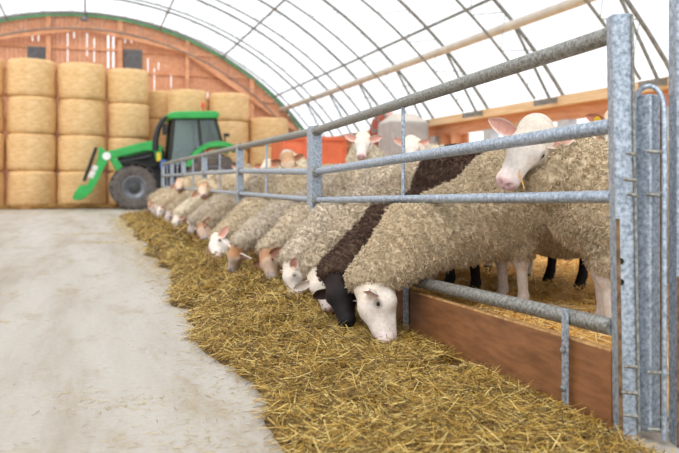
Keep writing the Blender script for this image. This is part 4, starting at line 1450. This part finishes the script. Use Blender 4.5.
# mudguards
def arch_guard(pts, th, y0, y1, name, mtl):
    pp = prof(pts)
    n = len(pp)
    inner = []
    for i in range(n):
        a, b = Vector(pp[max(0, i - 1)]), Vector(pp[min(n - 1, i + 1)])
        t = (b - a).normalized()
        nn = Vector((t.y, -t.x))
        inner.append(tuple(Vector(pp[i]) + nn * th))
    m = MB()
    for i in range(n - 1):
        m.prism_y([pp[i], pp[i + 1], inner[i + 1], inner[i]], y0, y1)
    return tpart(m, name, mtl)
for (y0, y1) in ((YN, YN + 0.44), (YF - 0.44, YF)):
    arch_guard([(124, 163.5), (131, 161.5), (139, 162), (147, 165), (153, 170), (157, 177), (159, 186)], 0.05, y0, y1, 'front_mudguard', M_BLACK)
    arch_guard([(186, 166), (189, 159), (194, 151.5), (201, 146), (209, 142.5), (219, 141), (229, 142.5), (236, 146), (239, 149)], 0.14, y0, y1 + (0.12 if y0 == YN else 0), 'rear_fender', M_GREEN)
# cab
cabm = MB()
def cpost(a, b, wd, y):
    (xa, za), (xb, zb) = tp(*a), tp(*b)
    cabm.bar((xa, y, za), (xb, y, zb), 0.09, wd)
for y in (YN + 0.22, YF - 0.22):
    cpost((175, 117), (170, 167), 0.12, y)
    cpost((199, 117), (202, 147), 0.06, y)
    cpost((216, 117), (223, 143), 0.10, y)
    cpost((170, 166), (186, 166), 0.10, y)
    cpost((175, 118), (217, 118), 0.10, y)
    cpost((186, 166), (197, 148), 0.08, y)
for (px, py) in ((175, 117), (170, 166), (217, 117)):
    x, z = tp(px, py)
    cabm.bar((x, YN + 0.22, z), (x, YF - 0.22, z), 0.1, 0.1)
cab = tpart(cabm, 'cab_frame', M_BLACK)
m = MB().prism_y(prof([(167, 115.5), (169, 112.5), (176, 111), (216, 110.5), (220, 112.5), (220.5, 116), (217, 118), (170, 118.5)]), YN + 0.08, YF - 0.08)
tpart(m, 'cab_roof', M_GREEN, None, False, 0.04)
for y in (YN + 0.2, YF - 0.2):
    m = MB().prism_y(prof([(175.5, 119), (199, 119), (202, 146), (196, 149), (187, 165), (171, 165)]), y - 0.006, y + 0.006)
    tpart(m, 'side_window', M_GLASS, cab)
    m = MB().prism_y(prof([(200, 119), (215.5, 119), (222, 141), (203, 146)]), y - 0.006, y + 0.006)
    tpart(m, 'side_window', M_GLASS, cab)
(xa, za), (xb, zb) = tp(215.5, 119), tp(222, 142)
m = MB().add([(xa, YN + 0.25, za), (xb, YN + 0.25, zb), (xb, YF - 0.25, zb), (xa, YF - 0.25, za), (xa + .012, YN + 0.25, za), (xb + .012, YN + 0.25, zb), (xb + .012, YF - 0.25, zb), (xa + .012, YF - 0.25, za)], [(0, 1, 2, 3), (7, 6, 5, 4), (0, 4, 5, 1), (1, 5, 6, 2), (2, 6, 7, 3), (3, 7, 4, 0)])
tpart(m, 'rear_window', M_GLASS, cab)
(xa, za), (xb, zb) = tp(175, 119), tp(170.5, 160)
m = MB().add([(xa, YN + 0.25, za), (xb, YN + 0.25, zb), (xb, YF - 0.25, zb), (xa, YF - 0.25, za), (xa + .012, YN + 0.25, za), (xb + .012, YN + 0.25, zb), (xb + .012, YF - 0.25, zb), (xa + .012, YF - 0.25, za)], [(0, 1, 2, 3), (7, 6, 5, 4), (0, 4, 5, 1), (1, 5, 6, 2), (2, 6, 7, 3), (3, 7, 4, 0)])
tpart(m, 'windscreen', M_GLASS, cab)
m = MB().prism_y(prof([(170, 166), (222, 166), (222, 169), (170, 170)]), YN + 0.25, YF - 0.25)
tpart(m, 'cab_floor', M_BLACK)
sx, sz = tp(198, 158)
m = MB().chbox((sx - 0.25, YM - 0.26, sz - 0.25), (sx + 0.25, YM + 0.26, sz), 0.04)
m.chbox((sx + 0.12, YM - 0.25, sz - 0.02), (sx + 0.28, YM + 0.25, sz + 0.62), 0.05)
tpart(m, 'driver_seat', M_SEAT)
sx, sz = tp(183, 150)
m = MB()
ring = [(sx + 0.19 * math.cos(a) * 0.8, YM + 0.19 * math.sin(a), sz + 0.19 * math.cos(a) * 0.6) for a in np.linspace(0, 2 * PI, 21)]
m.tube(ring, 0.02, 6)
m.tube([(sx, YM, sz), (sx - 0.25, YM, sz - 0.5)], 0.04, 6)
tpart(m, 'steering_wheel', M_BLACK)
# exhaust / curved front stack and mirror
m = MB().tube([(*(lambda q: (q[0], YN + 0.25, q[1]))(tp(156, 150)),), (*(lambda q: (q[0], YN + 0.25, q[1]))(tp(156.5, 138)),), (*(lambda q: (q[0], YN + 0.25, q[1]))(tp(159, 128)),), (*(lambda q: (q[0], YN + 0.25, q[1]))(tp(163, 120)),), (*(lambda q: (q[0], YN + 0.25, q[1]))(tp(167, 116)),)], [0.09, 0.09, 0.085, 0.075, 0.05], 10)
tpart(m, 'exhaust_stack', M_BLACK, None, True)
qx, qz = tp(165, 128)
tpart(MB().chbox((qx - 0.08, YN - 0.02, qz - 0.2), (qx + 0.06, YN + 0.05, qz + 0.14), 0.02), 'mirror', M_BLACK)
qx, qz = tp(204.5, 111)
tpart(MB().tube([(qx, YN + 0.3, qz), (qx, YN + 0.3, qz + 0.14)], 0.02, 6).lathe([(0.06, qz + 0.14), (0.065, qz + 0.2), (0.05, qz + 0.27), (0.01, qz + 0.29)], 'z', 12, (qx, YN + 0.3, 0)), 'beacon', M_AMBER, None, True)
qx, qz = tp(226, 138)
tpart(MB().tube([(qx, YN + 0.2, qz - 0.2), (qx, YN + 0.2, qz + 0.12)], 0.025, 6).cbox((qx + 0.05, YN + 0.2, qz + 0.1), (0.16, 0.12, 0.1)), 'work_light', M_BLACK)
qx, qz = tp(163.5, 164)
tpart(MB().chbox((qx - 0.09, YN + 0.02, qz - 0.14), (qx + 0.09, YN + 0.25, qz + 0.14), 0.03), 'fuel_can', M_BLUE)
qx, qz = tp(159, 157)
tpart(MB().chbox((qx - 0.06, YN + 0.02, qz - 0.13), (qx + 0.06, YN + 0.2, qz + 0.13), 0.03), 'side_reflector', M_YELLOW)
m = MB()
for zz in (0.45, 0.72, 0.98):
    qx, _ = tp(168, 180)
    m.cbox((qx, YN + 0.15, zz), (0.42, 0.3, 0.04))
m.bar((tp(163, 180)[0], YN + 0.02, 0.4), (tp(163, 180)[0], YN + 0.02, 1.3), 0.04, 0.05)
tpart(m, 'cab_step', M_BLACK)
# loader
for (y, lead) in ((YN + 0.3, True), (YF - 0.42, False)):
    m = MB().prism_y(prof([(104, 153), (109, 150.5), (140, 142.5), (153, 140), (158, 143), (163, 146), (163, 160), (157, 160), (155, 151), (146, 149.5), (113, 158), (107, 159)]), y, y + 0.13)
    arm = tpart(m, 'loader_arm', M_GREEN, None, False, 0.015)
    m = MB().prism_y(prof([(99.5, 145), (103, 148), (109, 153), (110, 158), (106, 165), (95, 187), (87.5, 185), (97, 163), (98.5, 155)]), y - 0.004, y + 0.126)
    tpart(m, 'loader_front_link', M_GREEN, arm, False, 0.015)
    m = MB().prism_y(prof([(111, 158), (116, 157), (123, 166), (121, 171), (117, 170)]), y + 0.01, y + 0.12)
    tpart(m, 'loader_bracket', M_GREEN, arm)
    (xa, za), (xb, zb) = tp(98.5, 147), tp(86, 181)
    m = MB().tube([(xa - 0.06, y + 0.06, za), (xb - 0.06, y + 0.06, zb)], 0.045, 8)
    tpart(m, 'hydraulic_ram', M_BLACK, arm, True)
    (xa, za), (xb, zb) = tp(117, 163), tp(152, 156)
    m = MB().tube([(xa, y + 0.06, za), (xb, y + 0.06, zb)], 0.05, 8)
    tpart(m, 'hydraulic_ram', M_BLACK, arm, True)
    if lead:
        q = tp(106.8, 155.8)
        tpart(MB().lathe([(0.115, -0.012), (0.115, -0.03)], 'y', 20, (q[0], y, q[1])), 'pivot_cap', M_WHITE, arm)
        # white lettering strip on the front link: separate block strokes
        m = MB()
        a0, a1 = Vector(tp(96.0, 165.5)), Vector(tp(90.5, 177.5))
        dv = a1 - a0
        nv = Vector((-dv.y, dv.x)).normalized()
        for j, (t0, t1, wv) in enumerate(((0.0, 0.16, .07), (0.2, 0.34, .08), (0.38, 0.46, .05), (0.5, 0.66, .08), (0.7, 0.84, .07), (0.88, 1.0, .08))):
            pts4 = [a0 + dv * t0 - nv * wv, a0 + dv * t1 - nv * wv, a0 + dv * t1 + nv * wv, a0 + dv * t0 + nv * wv]
            m.prism_y([tuple(p) for p in pts4], y - 0.016, y - 0.004)
        tpart(m, 'white_lettering', M_WHITE, arm)
m = MB().prism_y(prof([(72, 198.5), (74, 193), (79, 186), (88, 184.5), (94, 187), (92, 192), (85, 198), (80, 200.5), (75, 200.5)]), YN + 0.18, YN + 0.52)
tpart(m, 'tool_carrier', M_GREEN, None, False, 0.02)
m = MB().prism_y(prof([(72, 198.5), (74, 193), (79, 186), (88, 184.5), (94, 187), (92, 192), (85, 198), (80, 200.5), (75, 200.5)]), YF - 0.52, YF - 0.18)
tpart(m, 'tool_carrier', M_GREEN, None, False, 0.02)
(xa, za) = tp(84, 192)
tpart(MB().tube([(xa, YN + 0.4, za), (xa, YF - 0.4, za)], 0.06, 10), 'carrier_tube', M_GREEN)
(xa, za) = tp(140, 148)
tpart(MB().tube([(xa, YN + 0.38, za), (xa, YF - 0.38, za)], 0.06, 10), 'loader_cross_tube', M_GREEN)

# ------------------------------------------------------------------ machinery at the right side of the barn
M_ORANGE = mat('orange_machine_paint', rgb(232, 126, 88), rgb(212, 106, 70), 3, 0.45)
M_RUSTRED = mat('red_brown_chute', rgb(178, 88, 66), rgb(148, 68, 50), 4, 0.5)
M_GREYBIN = mat('grey_bin_plastic', rgb(178, 174, 174), rgb(156, 152, 152), 3, 0.6)
YO = 19.2
a, b = at_y(283, 140, YO), at_y(346, 140, YO)
om = empty('straw_blower', ((a.x + b.x) / 2, YO + 0.7, 0), 'orange straw blower with a red brown curved chute standing behind the pen', 'farm machine')
OL = Vector(om.location)
def opart(mb, name, m, smooth=False, bevel=0.0, parent=None):
    mb.v = [tuple(Vector(p) - OL) for p in mb.v]
    return mb.build(name, m, parent or om, smooth, bevel)
zt = at_y(310, 137, YO).z
opart(MB().prism_y([(a.x, 0.75), (b.x - 0.25, 0.55), (b.x, 0.8), (b.x, zt - 0.03), (b.x - 0.08, zt), (a.x, zt)], YO, YO + 1.4), 'hopper', M_ORANGE, False, 0.02)
fr = MB()
for t in (0.02, 0.34, 0.66, 0.98):
    x = a.x + (b.x - a.x) * t
    fr.box((x - 0.03, YO - 0.035, 0.8), (x + 0.03, YO, zt))
fr.box((a.x, YO - 0.045, zt - 0.08), (b.x, YO, zt + 0.02))
opart(fr, 'hopper_ribs', M_ORANGE)
cw = MB()
p0 = at_y(366, 160, YO)
pts = [at_y(372, 165, YO + 0.5), at_y(372.5, 145, YO + 0.5), at_y(374, 132, YO + 0.5), at_y(377, 122, YO + 0.5), at_y(381, 117, YO + 0.5), at_y(387, 115, YO + 0.5), at_y(392, 116.5, YO + 0.5)]
opart(MB().tube(pts, [0.17, 0.16, 0.15, 0.145, 0.14, 0.13, 0.125], 14), 'chute', M_RUSTRED, True)
c = at_y(372, 160, YO + 0.5)
opart(MB().chbox((b.x - 0.05, YO + 0.2, 0.5), (c.x + 0.3, YO + 0.9, c.z), 0.05), 'fan_housing', M_ORANGE)
for s in (YO + 0.1, YO + 1.3):
    for x in (a.x + 0.35, b.x - 0.3):
        opart(MB().lathe([(0.2, -0.1), (0.36, -0.1), (0.4, -0.05), (0.4, 0.05), (0.36, 0.1), (0.2, 0.1)], 'y', 24, (x, s, 0.4)), 'wheel', M_BLACK, True)
YG = 15.8
a, b = at_y(392, 130, YG), at_y(429, 130, YG)
gb = empty('grey_bin', ((a.x + b.x) / 2, YG + 0.45, 0), 'tall grey square bin with a sloping top standing by the right wall', 'bin')
OL = Vector(gb.location)
om = gb
z1, z2 = at_y(400, 121, YG).z, at_y(400, 112, YG).z
opart(MB().chbox((a.x, YG, 0.5), (b.x, YG + 0.9, z1), 0.03), 'body', M_GREYBIN)
x0, x1, xm = a.x + 0.02, b.x - 0.02, (a.x + b.x) / 2
opart(MB().add([(x0, YG + 0.02, z1), (x1, YG + 0.02, z1), (x1, YG + 0.88, z1), (x0, YG + 0.88, z1), (xm - 0.2, YG + 0.25, z2), (xm + 0.2, YG + 0.25, z2), (xm + 0.2, YG + 0.65, z2), (xm - 0.2, YG + 0.65, z2)], [(3, 2, 1, 0), (4, 5, 6, 7), (0, 1, 5, 4), (1, 2, 6, 5), (2, 3, 7, 6), (3, 0, 4, 7)]), 'lid', M_PIPE)
for x in (a.x + 0.06, b.x - 0.06):
    for y in (YG + 0.06, YG + 0.84):
        opart(MB().cbox((x, y, 0.26), (0.08, 0.08, 0.52)), 'leg', M_COLUMN)
